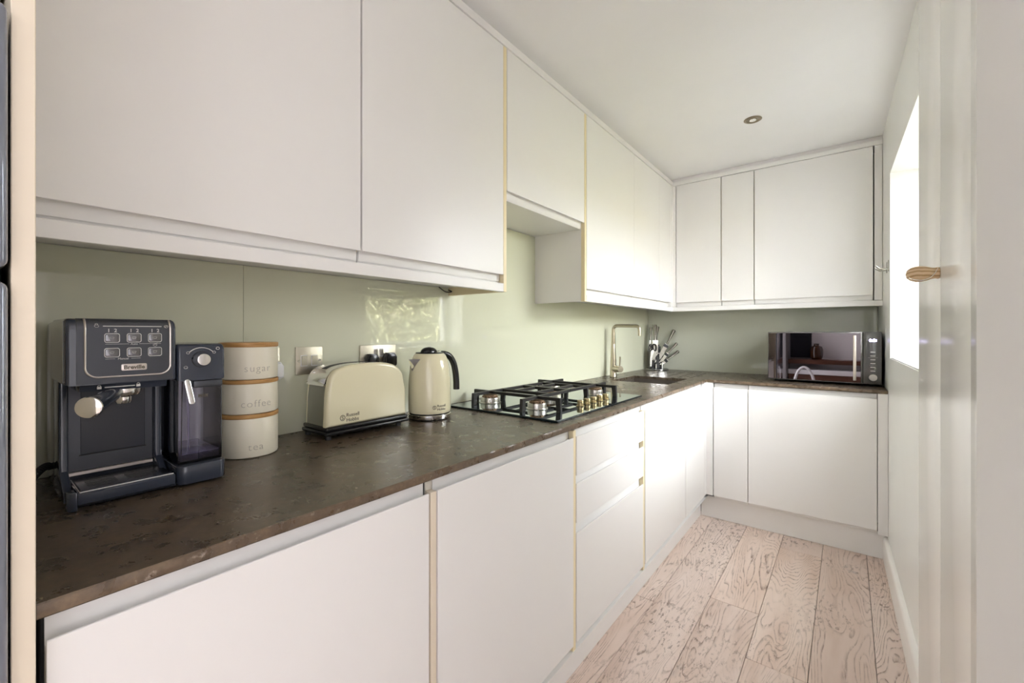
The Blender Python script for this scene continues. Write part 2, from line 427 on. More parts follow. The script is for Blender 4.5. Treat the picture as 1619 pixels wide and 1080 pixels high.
# knob: turned piece pointing into the room
Rk = Matrix.Translation((1.4998, 1.384, 1.341)) @ Matrix.Rotation(radians(-12), 4, 'X') @ Matrix.Rotation(-pi/2, 4, 'Y') @ Matrix.Rotation(radians(0), 4, 'X')
kn = obj('door_knob', MB().lathe([(0, 0), (.0125, 0), (.0135, .003), (.0125, .008), (.0135, .014), (.0165, .022), (.0185, .032), (.0185, .040), (.0155, .049), (.009, .056), (0, .058)], M=Matrix.Translation((0, 0, 0)), n=28), M_PINE, dr, 'turned striped wooden knob')
kn.matrix_local = Rk
obj('latch_wire', MB().tube(smooth_path([(1.497, 1.376, 1.352), (1.486, 1.364, 1.333), (1.470, 1.358, 1.324), (1.454, 1.362, 1.327), (1.447, 1.369, 1.332)], 6), .0009, 6), M_CHROME, dr)
struct('trim_1', MB().box((1.494, .935, 0), (1.530, 1.030, 2.33), .003, 2), M_GLOSS, 'narrow white frame strip between the boarded door and the wall end')

# ------------------------------------------------------------------ fitted units (local frame: X along the run, -Y out into the room)
def jbase(z0, z1, top=True):
    """door section in (Y,Z): finger scoop at the top (or at the bottom for wall units)"""
    p = [(0, z0+.001), (.001, z0), (.021, z0)]
    zt = z1
    p += [(.021, zt+.024), (.0205, zt+.024), (.0200, zt-.004), (.0178, zt-.013), (.0120, zt-.017), (.0072, zt-.013), (.0052, zt-.003), (.0040, zt), (.001, zt), (0, zt-.001)]
    return p
def flip(p, zc): return [(y, 2*zc-z) for y, z in p][::-1]
def door(root, w0, w1, z0, z1, upper=False, name='door'):
    if not upper: poly = jbase(z0, z1)
    else: poly = flip(jbase(z0, z1), (z0+z1)/2)
    return obj(name, MB().prism(poly, 'x', w0, w1, .0006, 1), M_DOOR, root)
def unit(label, cat, y0, run='left', level='base', group=None, name='base_cabinet'):
    fx = {('left', 'base'): (XF, y0), ('left', 'up'): (XU, y0), ('back', 'base'): (y0, YF), ('back', 'up'): (y0, YU)}[(run, level)]
    return thing(name, label, cat, (fx[0], fx[1], 0), pi/2 if run == 'left' else 0, group)
ZD0, ZD1 = .160, .853
def carcass(r, w, z0, z1, depth, m=M_CARC, x0=0):
    if m is M_EDGE:
        m = M_DOOR; up = z0 > 1
        obj('edge_band', MB().box((w-.004, .0205, 1.422 if up else .16), (w-.0006, .0232, 2.287 if up else .852)), M_EDGE, r, 'cream edge strip')
    obj('carcass', MB().box((x0+.0005, .0235, z0), (w-.0005, depth, z1), .001, 1), m, r)
GB = 'white handleless base units'; GU = 'white handleless wall units'
# left run base
u = unit('wide white base unit door directly below the coffee machine', 'cabinet', .060, group=GB)
carcass(u, .580, .14, .878, .58, M_GAP); door(u, .004, .573, ZD0, ZD1)  # black carcass stands in for the dark void around the door
u = unit('white base unit below the toaster and kettle with a pink-cream edged panel', 'cabinet', .641, group=GB)
carcass(u, .621, .14, .878, .58); obj('end_panel', MB().box((0, .003, .14), (.0165, .0235, .852), .001, 1), M_PANEL, u, 'cream edge strip'); door(u, .019, .620, ZD0, ZD1)
u = unit('white three drawer unit under the gas hob', 'drawer unit', 1.262, name='drawer_cabinet', group=GB)
carcass(u, .622, .14, .878, .58, M_EDGE); obj('end_panel', MB().box((0, .002, .14), (.0175, .0233, .876), .001, 1), M_EDGE, u, 'yellow cream edge strip')
for a, b in ((.722, .853), (.563, .694), (ZD0, .527)): door(u, .0205, .621, a, b, name='drawer')
u = unit('white base unit directly right of the three drawers, before the sink', 'cabinet', 1.885, group=GB)
carcass(u, .634, .14, .878, .58, M_EDGE); obj('end_panel', MB().box((0, .002, .14), (.0175, .0233, .853), .001, 1), M_EDGE, u, 'yellow cream edge strip'); door(u, .0205, .631, ZD0, ZD1)
u = unit('narrow white base unit under the sink, beside the inner corner', 'cabinet', 2.520, group=GB)
carcass(u, .405, .14, .70, .58, M_EDGE); door(u, .003, .402, ZD0, ZD1)
# back run base
u = unit('slim white base unit of the back run beside the inner corner', 'cabinet', .655, 'back', group=GB)
carcass(u, .196, .14, .878, .58, M_EDGE); door(u, .002, .1945, ZD0, ZD1)
u = unit('wide white base unit door below the microwave', 'cabinet', .8515, 'back', group=GB)
carcass(u, .606, .14, .878, .58, M_EDGE); door(u, .002, .604, ZD0, ZD1)
struct('trim_2', MB().box((1.459, YF, .14), (wx(YF)-.001, YF+.02, .8815), .001, 1), M_DOOR, 'white filler strip between the microwave unit and the right wall')
struct('trim_3', MB().prism([(XF-.02, 2.926), (XF, 2.926), (XF+.0, YF-.002), (.6525, YF-.002), (.6525, YF+.018), (XF-.02, YF+.018)], 'z', ZD0, .8815, .001, 1), M_DOOR, 'white inner corner post between the two base runs')
struct('baseboard_left', MB().box((.552, .060, 0), (.5685, 3.018, .138), .002, 1), M_DOOR, 'white plinth under the long base run')
struct('baseboard_back', MB().box((.569, 3.019, 0), (wx(3.02)-.001, 3.035, .138), .002, 1), M_DOOR, 'white plinth under the back base run')
mb = MB(); mb.box((.553, .060, .138), (.6135, 3.018, .1395)); struct('trim_4', mb, M_DOOR, 'underside board of the long base run')

# left run wall units
ZU0, ZU1 = 1.422, 2.287
u = unit('largest white wall unit door above the coffee machine', 'cabinet', .056, level='up', group=GU, name='wall_cabinet')
carcass(u, .611, 1.391, 2.288, .300, M_EDGE); door(u, .003, .6085, ZU0, ZU1, True)
u = unit('white wall unit above the toaster, with a cream edged side beside the hob gap', 'cabinet', .668, level='up', group=GU, name='wall_cabinet')
carcass(u, .604, 1.391, 2.288, .300, M_EDGE); door(u, .002, .6025, ZU0, ZU1, True)
obj('end_panel', MB().box((.605, .0005, 1.358), (.6225, .3, 2.288), .0008, 1), M_EDGE, u, 'yellow cream edge strip')
u = unit('short white bridging wall unit high above the gas hob', 'cabinet', 1.292, level='up', group=GU, name='wall_cabinet')
carcass(u, .617, 1.716, 2.288, .300, M_DOOR); door(u, .002, .6145, 1.745, ZU1, True)
u = unit('white wall unit right of the hob gap with its side panel showing', 'cabinet', 1.911, level='up', group=GU, name='wall_cabinet')
carcass(u, .628, 1.391, 2.288, .300, M_DOOR, .018)
obj('end_panel', MB().box((0, .021, 1.358), (.0175, .3, 2.288), .0008, 1), M_DOOR, u)
obj('edge_band', MB().box((0, .0005, 1.358), (.0175, .0208, 2.288), .0008, 1), M_EDGE, u, 'yellow cream edge strip'); door(u, .0205, .6265, ZU0, ZU1, True)
u = unit('white wall unit above the tap, second from the inner corner post', 'cabinet', 2.540, level='up', group=GU, name='wall_cabinet')
carcass(u, .448, 1.391, 2.288, .300, M_DOOR); door(u, .0015, .4465, ZU0, ZU1, True)
u = unit('slim white wall unit of the long run touching the inner corner post', 'cabinet', 2.989, level='up', group=GU, name='wall_cabinet')
carcass(u, .240, 1.391, 2.288, .300, M_DOOR); door(u, .0015, .239, ZU0, ZU1, True)
struct('trim_5', MB().prism([(XU-.02, 3.231), (XU, 3.231), (XU, YU), (.327, YU), (.327, YU+.018), (XU-.02, YU+.018)], 'z', 1.391, 2.288, .001, 1), M_DOOR, 'white inner corner post between the two runs of wall units')
# back run wall units
for x0, x1, lab in ((.329, .635, 'white wall unit of the back run beside the inner corner, above the knife stand'),
                    (.637, .838, 'slimmest white wall unit, in the middle of the back run'),
                    (.840, 1.4515, 'wide white wall unit door above the microwave')):
    u = unit(lab, 'cabinet', x0, 'back', 'up', group=GU, name='wall_cabinet'); w_ = x1-x0
    carcass(u, w_, 1.391, 2.288, .300, M_EDGE); door(u, .002, w_-.0015, ZU0, ZU1, True)
struct('trim_6', MB().box((1.4565, YU, 1.391), (wx(YU)-.002, YU+.02, 2.289), .001, 1), M_DOOR, 'white filler strip between the wall units and the right wall')
# cornice and pelmet
mb = MB().prism([(.288, .056), (XU+.004, .056), (XU+.004, YU-.004), (wx(YU)-.001, YU-.004), (wx(YU)-.001, YU+.016), (.288, YU+.016)], 'z', 2.2895, 2.3173, .0012, 1)
tag(obj('cornice', mb, M_DOOR), 'white L shaped top strip running along all the wall units', 'cornice')
mb = MB().prism([(.27, .056), (.286, .056), (.286, YU+.018), (wx(YU)-.001, YU+.018), (wx(YU)-.001, YU+.034), (.27, YU+.034)], 'z', 2.3175, ZC-.0005)
struct('trim_7', mb, M_WALLP, 'recessed strip between the cornice and the ceiling')
mb = MB().box((XU-.018, .056, 1.358), (XU, 1.2725, 1.3895), .001, 1)
tag(obj('pelmet', mb, M_DOOR), 'white light pelmet under the wall units above the coffee machine and toaster', 'pelmet')
mb = MB().prism([(XU-.018, 1.930), (XU, 1.930), (XU, YU), (wx(YU)-.001, YU), (wx(YU)-.001, YU+.018), (XU-.018, YU+.018)], 'z', 1.358, 1.3895, .001, 1)
tag(obj('pelmet', mb, M_DOOR), 'white L shaped light pelmet under the corner wall units above sink and microwave', 'pelmet')
# gappy dark line under wall cabinets
cb = obj('cable', MB().tube(smooth_path([(.03, 1.20, 1.386), (.012, 1.245, 1.375), (.012, 1.262, 1.372), (.03, 1.27, 1.3735), (.012, 1.268, 1.382)], 6), .0022, 8), M_BLKM)
tag(cb, 'short black cable end under the wall unit above the kettle', 'cable')

# end panel and tall appliance at the near end
tag(obj('end_panel', MB().box((.001, .0365, 0), (.632, .0545, 2.33), .0008, 1), M_PANEL), 'tall cream end panel closing the kitchen run beside the grey appliance', 'panel')
fr = thing('tall_appliance', 'tall glossy grey appliance with stacked doors beside the cream end panel', 'appliance', (.32, -.27, 0), world=True)
obj('body', MB().box((.02, -.56, .02), (.590, .0315, 1.54), .004, 1), M_GAP, fr)
for a, b in ((.06, 1.258), (1.272, 1.548)):
    d_ = obj('door', MB().box((.597, -.555, a), (.645, .0343, b), .008, 4), M_GREYAP, fr)
obj('hinge', MB().box((.591, -.002, 1.2585), (.63, .024, 1.2715), .001, 1), M_BRASS, fr, 'brass coloured hinge between the two doors')
tag(obj('top_box', MB().box((.001, -.57, 1.60), (.60, .0335, 2.33), .002, 1), M_DOOR), 'white cupboard box above the tall grey appliance', 'cabinet')

# ------------------------------------------------------------------ splashback glass (structure-like but liftable sheets)
tag(obj('splashback', MB().box((.0005, .056, .9005), (.0065, .4915, 1.3905), .0008, 1), M_SPL), 'pale green glass splashback sheet behind the coffee machine', 'splashback')
mb = MB().prism([(.4920, .9005), (3.578, .9005), (3.578, 1.3905), (1.928, 1.3905), (1.928, 1.715), (1.2910, 1.715), (1.2910, 1.3905), (.4920, 1.3905)], 'x', .0005, .0065, .0008, 1)
tag(obj('splashback', mb, M_SPL), 'long pale green glass splashback rising higher behind the gas hob', 'splashback')
tag(obj('splashback', MB().box((.0068, YB-.0065, .9005), (wx(YB)-.004, YB-.0005, 1.3905), .0008, 1), M_SPLB), 'grey green glass splashback behind the microwave and knife stand', 'splashback')

# ------------------------------------------------------------------ worktop
SX0, SX1, SY0, SY1 = .150, .508, 2.545, 2.930
wt = thing('worktop', 'dark brown leathered stone worktop running along both base runs', 'worktop', (0, 0, 0))
XW = XF+.003
def slab(poly, hole=None):
    bm = bmesh.new()
    return bm
mb = MB()
z0, z1 = .8825, WT
ox = [(0.001, .056), (XW, .056), (XW, YF-.003), (wx(YF)-.001, YF-.003), (wx(YB)-.001, YB-.001), (0.001, YB-.001)]
# top/bottom faces with the sink opening, built from rectangles sharing planes
def quad(x0, y0, x1, y1, z, up):
    q = [(x0, y0, z), (x1, y0, z), (x1, y1, z), (x0, y1, z)]
    mb.raw(q, [[0, 1, 2, 3]] if up else [[3, 2, 1, 0]])
c_ = .0018
for z, up in ((z1, True), (z0, False)):
    e_ = c_ if up else 0
    quad(.001, .056, XW-e_, SY0, z, up); quad(.001, SY0, SX0, SY1, z, up); quad(SX1, SY0, XW-e_, SY1, z, up)
    quad(.001, SY1, XW-e_, YF-.003+e_, z, up)
    q = [(.001, YF-.003+e_, z), (wx(YF)-.001, YF-.003+e_, z), (wx(YB)-.001, YB-.001, z), (.001, YB-.001, z)]
    mb.raw(q, [[0, 1, 2, 3]] if up else [[3, 2, 1, 0]])
for a, b in (((SX0, SY0), (SX1, SY0)), ((SX1, SY0), (SX1, SY1)), ((SX1, SY1), (SX0, SY1)), ((SX0, SY1), (SX0, SY0))):
    mb.raw([(a[0], a[1], z0), (b[0], b[1], z0), (b[0], b[1], z1), (a[0], a[1], z1)], [[3, 2, 1, 0]])
obj('slab', mb, M_STONE, wt)
mb = MB()
pts = [(XW, .056), (XW, YF-.003), (wx(YF)-.001, YF-.003)]
rr_ = random.Random(3)
def edge_strip(ax, a, b, fixed, sgn):
    n = int(abs(b-a)/.012); vs = []; fs = []
    for i in range(n+1):
        t_ = a+(b-a)*i/n; j = 0 if i in (0, n) else rr_.uniform(-.0007, .0007)
        rows = [(fixed-sgn*c_, z1), (fixed+j, z1-c_), (fixed+j*.6+sgn*.0006, (z0+z1)/2), (fixed+j, z0+.001), (fixed-sgn*.001, z0)]
        for p, z in rows: vs.append((p, t_, z) if ax == 'y' else (t_, p, z))
    for i in range(n):
        for k in range(4):
            f = [i*5+k, (i+1)*5+k, (i+1)*5+k+1, i*5+k+1]
            fs.append(f if ax == 'y' else f[::-1] if sgn < 0 else f)
    mb.raw(vs, fs, True)
edge_strip('y', .056, YF-.003, XW, 1)
edge_strip('x', XW, wx(YF)-.001, YF-.003, -1)
mb.raw([(.001, .056, z0), (XW, .056, z0), (XW, .056, z1), (.001, .056, z1)], [[0, 1, 2, 3]])
obj('worktop_edge', mb, M_STONEE, wt, 'paler rough stone front edge')
# drainer grooves: black strips painting groove shade, laid flat right of the bowl
for k in range(5):
    x_ = .20+k*.075
    g = obj('groove_shade', MB().box((x_, 2.99, WT-.0002), (x_+.006, 3.42, WT+.00025)), M_GAP, wt)
# sink bowl
sk = thing('sink', 'dark undermounted sink bowl sunk into the stone worktop', 'sink', ((SX0+SX1)/2, (SY0+SY1)/2, .70), world=True)
mb = MB(); a = .004; zb = .715
X0, X1, Y0, Y1 = SX0-a, SX1+a, SY0-a, SY1+a; t = .002
mb.box((X0-t, Y0-t, zb), (X0, Y1+t, .882)).box((X1, Y0-t, zb), (X1+t, Y1+t, .882)).box((X0, Y0-t, zb), (X1, Y0, .882)).box((X0, Y1, zb), (X1, Y1+t, .882)).box((X0, Y0, zb), (X1, Y1, zb+t))
obj('bowl', mb, M_SINK, sk); obj('drain', MB().lathe([(0, .001), (.02, .001), (.036, .003), (.04, 0)], (.33, 2.74, zb+t), 24), M_CHROME, sk)

# tap
tp = thing('tap', 'tall tapered champagne metal tap with square swan neck behind the sink', 'tap', (.072, 2.752, .9), world=True)
bx, by = .072, 2.752
obj('tap_body', MB().lathe([(0, 0), (.024, 0), (.0245, .003), (.0225, .006), (.0215, .05), (.0165, .17), (.0145, .222), (.0138, .226), (.0138, .228), (.0143, .232), (.0122, .30), (0, .30)], (bx, by, .9), 28), M_NICKEL, tp)
path = [(bx, by, 1.18), (bx, by, 1.222)]+[(bx+.026*(1-cos(a_)), by, 1.222+.026*sin(a_)) for a_ in [i*pi/2/7 for i in range(1, 8)]]
path += [(bx+.160, by, 1.2455)]+[(bx+.160+.024*sin(a_), by, 1.2215+.024*cos(a_)) for a_ in [i*pi/2/7 for i in range(1, 8)]]+[(bx+.184, by, 1.180)]
obj('spout', MB().tube(path, .0108, 16), M_NICKEL, tp)
obj('valve', MB().cyl((bx+.005, by-.004, .958), (bx+.048, by-.030, .958), .0205, n=24).cyl((bx+.0495, by-.031, .958), (bx+.073, by-.045, .958), .0215, n=24), M_NICKEL, tp)
obj('lever', MB().cyl((bx+.062, by-.038, .975), (bx+.068, by-.042, 1.042), .0042, .0055, 12), M_NICKEL, tp)

# ------------------------------------------------------------------ hob
HY0, HY1, HX0, HX1 = 1.236, 1.990, .046, .566
hb = thing('gas_hob', 'black glass gas hob with cast iron pan supports and five burners', 'hob', (.30, 1.61, .9), world=True)
obj('glass_slab', MB().box((HX0, HY0, .9003), (HX1, HY1, .9070), .0012, 2), mat('dark_teal_glass_edge', (.006, .014, .018), .12), hb)
obj('glass_top', MB().box((HX0+.002, HY0+.002, .9070), (HX1-.002, HY1-.002, .9075)), M_HOB, hb)
G0 = .9076
mb_cap = lambda r: [(0, .024), (r*.70, .024), (r*.80, .022), (r*.84, .017), (r*.62, .015), (0, .015)]
def burner(x_, y_, r):
    b_ = obj('burner', MB().lathe([(0, 0), (r*1.12, 0), (r*1.14, .0012), (r*1.12, .0025), (r*.98, .003), (r*.97, .004), (r, .005), (r, .020), (r*.97, .0225), (r*.8, .0225), (0, .0225)], (x_, y_, G0), 36), M_STEEL, hb)
    mb = MB()
    for k in range(16):
        a_ = 2*pi*k/16; M_ = Matrix.Translation((x_, y_, G0)) @ Matrix.Rotation(a_, 4, 'Z')
        mb.box((r*.60, -r*.08, .0226), (r*.82, r*.08, .0275), M=M_)
    mb.lathe([(0, .0226), (r*.60, .0226), (r*.62, .0275), (r*.72, .0275), (r*.70, .0325), (r*.2, .034), (0, .034)], (x_, y_, G0), 28)
    obj('burner_cap', mb, M_CAMEL, b_, 'heat browned burner crown')
    obj('spark_pin', MB().cyl((x_+r*.75, y_-r*.9, G0), (x_+r*.75, y_-r*.9, G0+.017), .0016, n=8), M_CHROME, b_)
burner(.133, 1.395, .041); burner(.375, 1.395, .0375); burner(.375, 1.885, .0375); burner(.133, 1.885, .0375); burner(.262, 1.665, .060)
for k in range(3):
    mb = MB(); a_ = 2*pi*k/3+.3; M_ = Matrix.Translation((.262, 1.665, G0)) @ Matrix.Rotation(a_, 4, 'Z')
    mb.box((.066, -.012, .001), (.082, .012, .030), .002, 1, M=M_)
    obj('wok_lug', mb, M_IRON, hb)
ZG = .957; BW = .0068
def bar(p, q, lo=.012):
    p = Vector(p); q = Vector(q); d = (q-p); L = d.length; ang = atan2(d.y, d.x)
    M_ = Matrix.Translation((p.x, p.y, 0)) @ Matrix.Rotation(ang, 4, 'Z')
    return M_, L
def pan_bar(mb, p, q, legs=(1, 1)):
    M_, L = bar(p, q); h = .012; t_ = .017
    poly = [(0, ZG-h)]
    prof = []
    a0 = 0 if not legs[0] else .0
    # outline in (x,z): bar with a leg at either end, legs narrow towards the foot
    prof = [(0, ZG), (L, ZG)]
    if legs[1]: prof += [(L+.003, G0), (L-t_, G0), (L-t_-.004, ZG-h)]
    else: prof += [(L, ZG-h)]
    if legs[0]: prof += [(t_+.004, ZG-h), (t_, G0), (-.003, G0)]
    else: prof += [(0, ZG-h)]
    mb.prism(prof, 'y', -BW, BW, .0012, 1, M=M_)
YM = 1.6375
for ya, yb, sg in ((1.288, YM-.002, 1), (YM+.002, 1.985, -1)):
    g = obj('pan_support', MB(), M_IRON, hb)
    mb = MB()
    for x_ in (.133, .377): pan_bar(mb, (x_, ya), (x_, yb), (1, 0) if sg > 0 else (0, 1))
    yc = 1.394 if sg > 0 else 1.885
    pan_bar(mb, (.028+.02, yc), (.484, yc), (1, 1))
    yi = 1.480 if sg > 0 else 1.795
    pan_bar(mb, (.127, yi), (.383, yi), (1, 0) if sg > 0 else (0, 1))
    for x_ in (.205, .305): pan_bar(mb, (x_, yi if sg > 0 else YM+.02), (x_, YM-.02 if sg > 0 else yi), (0, 0))
    pan_bar(mb, (.127, YM-.007*sg), (.383, YM-.007*sg), (0, 0))
    sh = Vector(hb.location); g.data = mb.mesh('pan_support', M_IRON, tuple(sh))
for k, y_ in enumerate((1.540, 1.597, 1.654, 1.711, 1.768)):
    kb = obj('control_knob', MB().lathe([(0, 0), (.0165, 0), (.0165, .003), (.0130, .004), (.0125, .013), (.0135, .0145), (.0135, .022), (.0125, .0235), (0, .0235)], (.486, y_, G0+.001), 20), M_BRASS, hb)
    obj('knob_base', MB().lathe([(0, 0), (.018, 0), (.018, .0009), (0, .0009)], (.486, y_, G0), 20), M_BLKM, kb)

# ------------------------------------------------------------------ wall plates
def plate(name, label, y0, y1, cat='switch'):
    th = thing(name, label, cat, (.007, (y0+y1)/2, 1.117), world=True)
    obj('face_plate', MB().box((.0068, y0, 1.0745), (.0115, y1, 1.1595), .0015, 2), M_STEELP, th)
    return th
M_STEELP = mat('brushed_pale_steel', (.60, .56, .46), .45, 1)
def screw(th, y_, z_=1.117):
    s_ = obj('screw', MB().cyl((.0115, y_, z_), (.0125, y_, z_), .0042, n=16), M_CHROME, th)
sw = plate('light_switch', 'double brushed steel light switch left above the toaster', .634, .719)
for y_ in (.659, .692):
    fr_ = obj('rocker_surround', MB().box((.0115, y_-.0105, 1.100), (.0125, y_+.0105, 1.134), .0005, 1), M_WHITEP, sw)
    obj('rocker', MB().prism([(.0126, 1.102), (.0155, 1.102), (.0178, 1.132), (.0126, 1.132)], 'y', y_-.0085, y_+.0085, .0005, 1), M_STEELP, fr_)
screw(sw, .6425); screw(sw, .7085)
def socket(label, y0, y1, plugs, pm):
    s_ = plate('double_socket', label, y0, y1, 'socket'); yc = (y0+y1)/2
    for y_ in (yc-.011, yc+.011):
        r_ = obj('rocker_surround', MB().box((.0115, y_-.0078, 1.118), (.0125, y_+.0078, 1.146), .0005, 1), M_WHITEP, s_)
        obj('rocker', MB().prism([(.0126, 1.121), (.0150, 1.121), (.0170, 1.143), (.0126, 1.143)], 'y', y_-.0055, y_+.0055, .0005, 1), M_STEEL, r_)
    return s_
s1 = socket('brushed steel double socket behind the toaster holding two black plugs', .853, 1.002, 1, M_BLKP)
s2 = socket('steel double socket mostly hidden behind the canister stack', .440, .588, 1, M_WHITEP)
def plug(y_, z_, m_, label, big=1):
    t_ = thing('plug', label, 'plug', (.0125, y_, z_), world=True)
    poly = [(y_-.024, z_-.024), (y_-.014, z_-.030), (y_+.014, z_-.030), (y_+.024, z_-.024), (y_+.024, z_+.008), (y_+.014, z_+.021), (y_-.014, z_+.021), (y_-.024, z_+.008)]
    obj('plug_body', MB().prism(poly, 'x', .0126, .0330, .003, 2, capbev=True), m_, t_)
    obj('plug_grip', MB().prism([(a_*.8+y_*.2, b_*.8+z_*.2) for a_, b_ in poly], 'x', .0330, .041, .003, 2), m_, t_)
    if m_ is M_BLKP: obj('flex', MB().tube(smooth_path([(.026, y_, z_-.028), (.026, y_, z_-.06), (.03, y_+.01, z_-.11), (.035, y_+.03, .9045), (.04, y_+.05, .9045)], 5), .0032, 8), m_, t_)
plug(.892, 1.108, M_BLKP, 'black plug in the steel socket, the one closer to the light switch')
plug(.967, 1.110, M_BLKP, 'black plug in the steel socket, the one closer to the kettle')
plug(.567, 1.098, M_WHITEP, 'white plug peeping out beside the sugar canister')

# ------------------------------------------------------------------ canisters
cx, cy = .137, .457
def canister(label, word, z0, zb, zl, r, ang, tx):
    t_ = thing('canister', label, 'canister', (cx, cy, z0), world=True, group='stacked cream canisters with bamboo lids')
    obj('pot', MB().lathe([(0, .0), (r-.004, 0), (r-.001, .002), (r, .005), (r, zb-z0-.002), (r-.001, zb-z0), (0, zb-z0)], (cx, cy, z0), 64), M_CAN, t_)
    obj('lid', MB().lathe([(0, 0), (r+.0005, 0), (r+.0015, .0015), (r+.0015, zl-zb-.0015), (r+.0005, zl-zb-.0002), (0, zl-zb-.0002)], (cx, cy, zb), 64), M_BAM, t_)
    def fn(x, y, z): a_ = radians(ang)+x/r; R_ = r+.0002+z; return (cx+R_*cos(a_), cy+R_*sin(a_), z0+tx+y)
    obj('lettering', text_mb(word, .0245, fn, .0003, -.0003, spacing=1.15), M_CANT, t_)
canister('bottom cream canister of the stack, lettered tea', 'tea', WT+.0003, .9955, 1.0055, .0640, -8, .019)
canister('middle cream canister of the stack, lettered coffee', 'coffee', 1.0057, 1.0795, 1.0890, .0638, -6, .018)
canister('top cream canister of the stack, lettered sugar', 'sugar', 1.0892, 1.1685, 1.1795, .0636, -4, .020)

# ------------------------------------------------------------------ toaster
ts = thing('toaster', 'cream long slot toaster with chrome top on a black base', 'toaster', (.125, .773, .9), world=True)
TY0, TY1, TX0, TX1, TZ0 = .636, .912, .066, .188, .936
def tprof(off=0):
    pts = [(TY0+off, TZ0)]
    pts += [(TY0+.003+off, 1.02)]
    key = [(TY0+.006+off, 1.045), (TY0+.013+off, 1.075-off*.3), (TY0+.033+off, 1.0975-off), (TY0+.075, 1.1085-off), (TY0+.135, 1.112-off), (TY0+.195, 1.109-off), (TY1-.042-off, 1.0975-off), (TY1-.016-off, 1.073-off*.3), (TY1-.009-off, 1.045)]
    pts += [tuple(p)[:2] for p in smooth_path([(a_, b_, 0) for a_, b_ in key], 5)]
    pts += [(TY1-.003-off, 1.02), (TY1-off, TZ0)]
    return pts
obj('front_panel', MB().prism(tprof(), 'x', TX1-.030, TX1, .010, 5), M_CREAM, ts)
obj('back_panel', MB().prism(tprof(.005), 'x', TX0-.0075, TX0-.0022, .002, 2), M_CREAM, ts)
pr = tprof(.0012); top = [p for p in pr if p[1] > 1.055]
inn = [(p[0], p[1]-.004) for p in top][::-1]
lo0 = (top[0][0]-.004, top[0][1]-.004)
obj('chrome_top', MB().prism([(top[0][0]-.006, top[0][1]-.006)]+top+[(top[-1][0]+.006, top[-1][1]-.006), (top[-1][0], top[-1][1]-.010)]+inn+[(top[0][0]+.002, top[0][1]-.009)], 'x', TX0-.008, TX1-.030, .0006, 1), M_CHROME, ts)
obj('end_plates', MB().prism([(p[0] if TY0+.02 < p[0] < TY1-.02 else p[0]+(.004 if p[0] < .77 else -.004), p[1]-.004) for p in pr], 'x', TX0-.0015, TX1-.0305), mat('satin_steel', (.50, .50, .47), .38, 1), ts)
sl = [p for p in tprof(.0008) if TY0+.03 < p[0] < TY1-.05 and p[1] > 1.09]
obj('bread_slot', MB().prism(sl+[(p[0], p[1]-.008) for p in sl][::-1], 'x', TX0+.030, TX0+.056), M_BLKM, ts)
obj('base', MB().box((TX0-.014, TY0-.005, .9135), (TX1+.006, TY1+.005, .9245), .0045, 3).box((TX0-.011, TY0-.002, .9250), (TX1+.003, TY1+.002, .9365), .004, 3), M_BLKP, ts)
for x_ in (TX0-.006, TX1-.016):
    for y_ in (TY0+.012, TY1-.022):
        obj('foot', MB().cyl((x_, y_, WT+.0002), (x_, y_, .9137), .0085, n=16), M_BLKM, ts)
obj('lever', MB().cyl((TX0+.06, TY1, .962), (TX0+.06, TY1+.010, .962), .007, n=16), M_BLKP, ts)
def emblem(mb, c, u, v, n_, r):
    """small ring with an S shaped line inside, on the plane spanned by u (right) and v (up)"""
    c, u, v, n_ = map(Vector, (c, u, v, n_))
    pts = [c+u*r*cos(a_)+v*r*sin(a_) for a_ in [2*pi*i/20 for i in range(20)]]
    mb.tube(pts, r*.13, 6, closed=True)
    s_ = [(-.35, -.45), (.1, -.6), (.4, -.3), (0, 0), (-.4, .3), (-.1, .6), (.35, .45)]
    mb.tube([c+u*r*a_+v*r*b_ for a_, b_ in s_], r*.13, 6)
X_ = TX1+.0002
mb = text_mb('Russell\nHobbs', .0155, lambda x, y, z: (X_+z, .694+x, .9600+y*.92), .0002, .0002, 'LEFT')
emblem(mb, (X_, .683, .9585), (0, 1, 0), (0, 0, 1), (1, 0, 0), .0075)
obj('lettering', mb, M_INK, ts)

# ------------------------------------------------------------------ kettle
kx, ky = .1545, 1.040
kt = thing('kettle', 'cream jug kettle with black handle on a round chrome base', 'kettle', (kx, ky, .9), world=True)
obj('power_base', MB().lathe([(0, .0003), (.070, .0003), (.0735, .003), (.0735, .0045), (0, .0045)], (kx, ky, .9), 56), M_BLKP, kt)
obj('base_ring', MB().lathe([(0, .0046), (.0738, .0046), (.0745, .006), (.0738, .0175), (.072, .019), (0, .019)], (kx, ky, .9), 56), M_CHROME, kt)
obj('body', MB().lathe([(0, .0235), (.0722, .0235), (.0742, .026), (.0748, .035), (.0748, .075), (.0742, .115), (.0725, .150), (.0690, .182), (.0630, .208), (.0560, .2235), (.0500, .2295), (0, .2295)], (kx, ky, .9), 64), M_CREAM, kt)
obj('collar', MB().lathe([(0, .0191), (.0715, .0191), (.0715, .0234), (0, .0234)], (kx, ky, .9), 56), M_BLKP, kt)
obj('lid_rim', MB().lathe([(0, .2296), (.0495, .2296), (.0500, .2315), (.0485, .2335), (0, .2345)], (kx, ky, .9), 48), M_BLKP, kt)
mb = MB()
M_ = Matrix.Translation((kx, ky-.004, 1.1335)) @ Matrix.Diagonal((.0235, .0335, .019, 1))
bm = bmesh.new(); bmesh.ops.create_uvsphere(bm, u_segments=28, v_segments=14, radius=1)
for v in bm.verts:
    if v.co.z < 0: v.co.z = 0
tf(bm, M_); mb._take(bm); obj('lid_grip', mb, M_BLKP, kt)
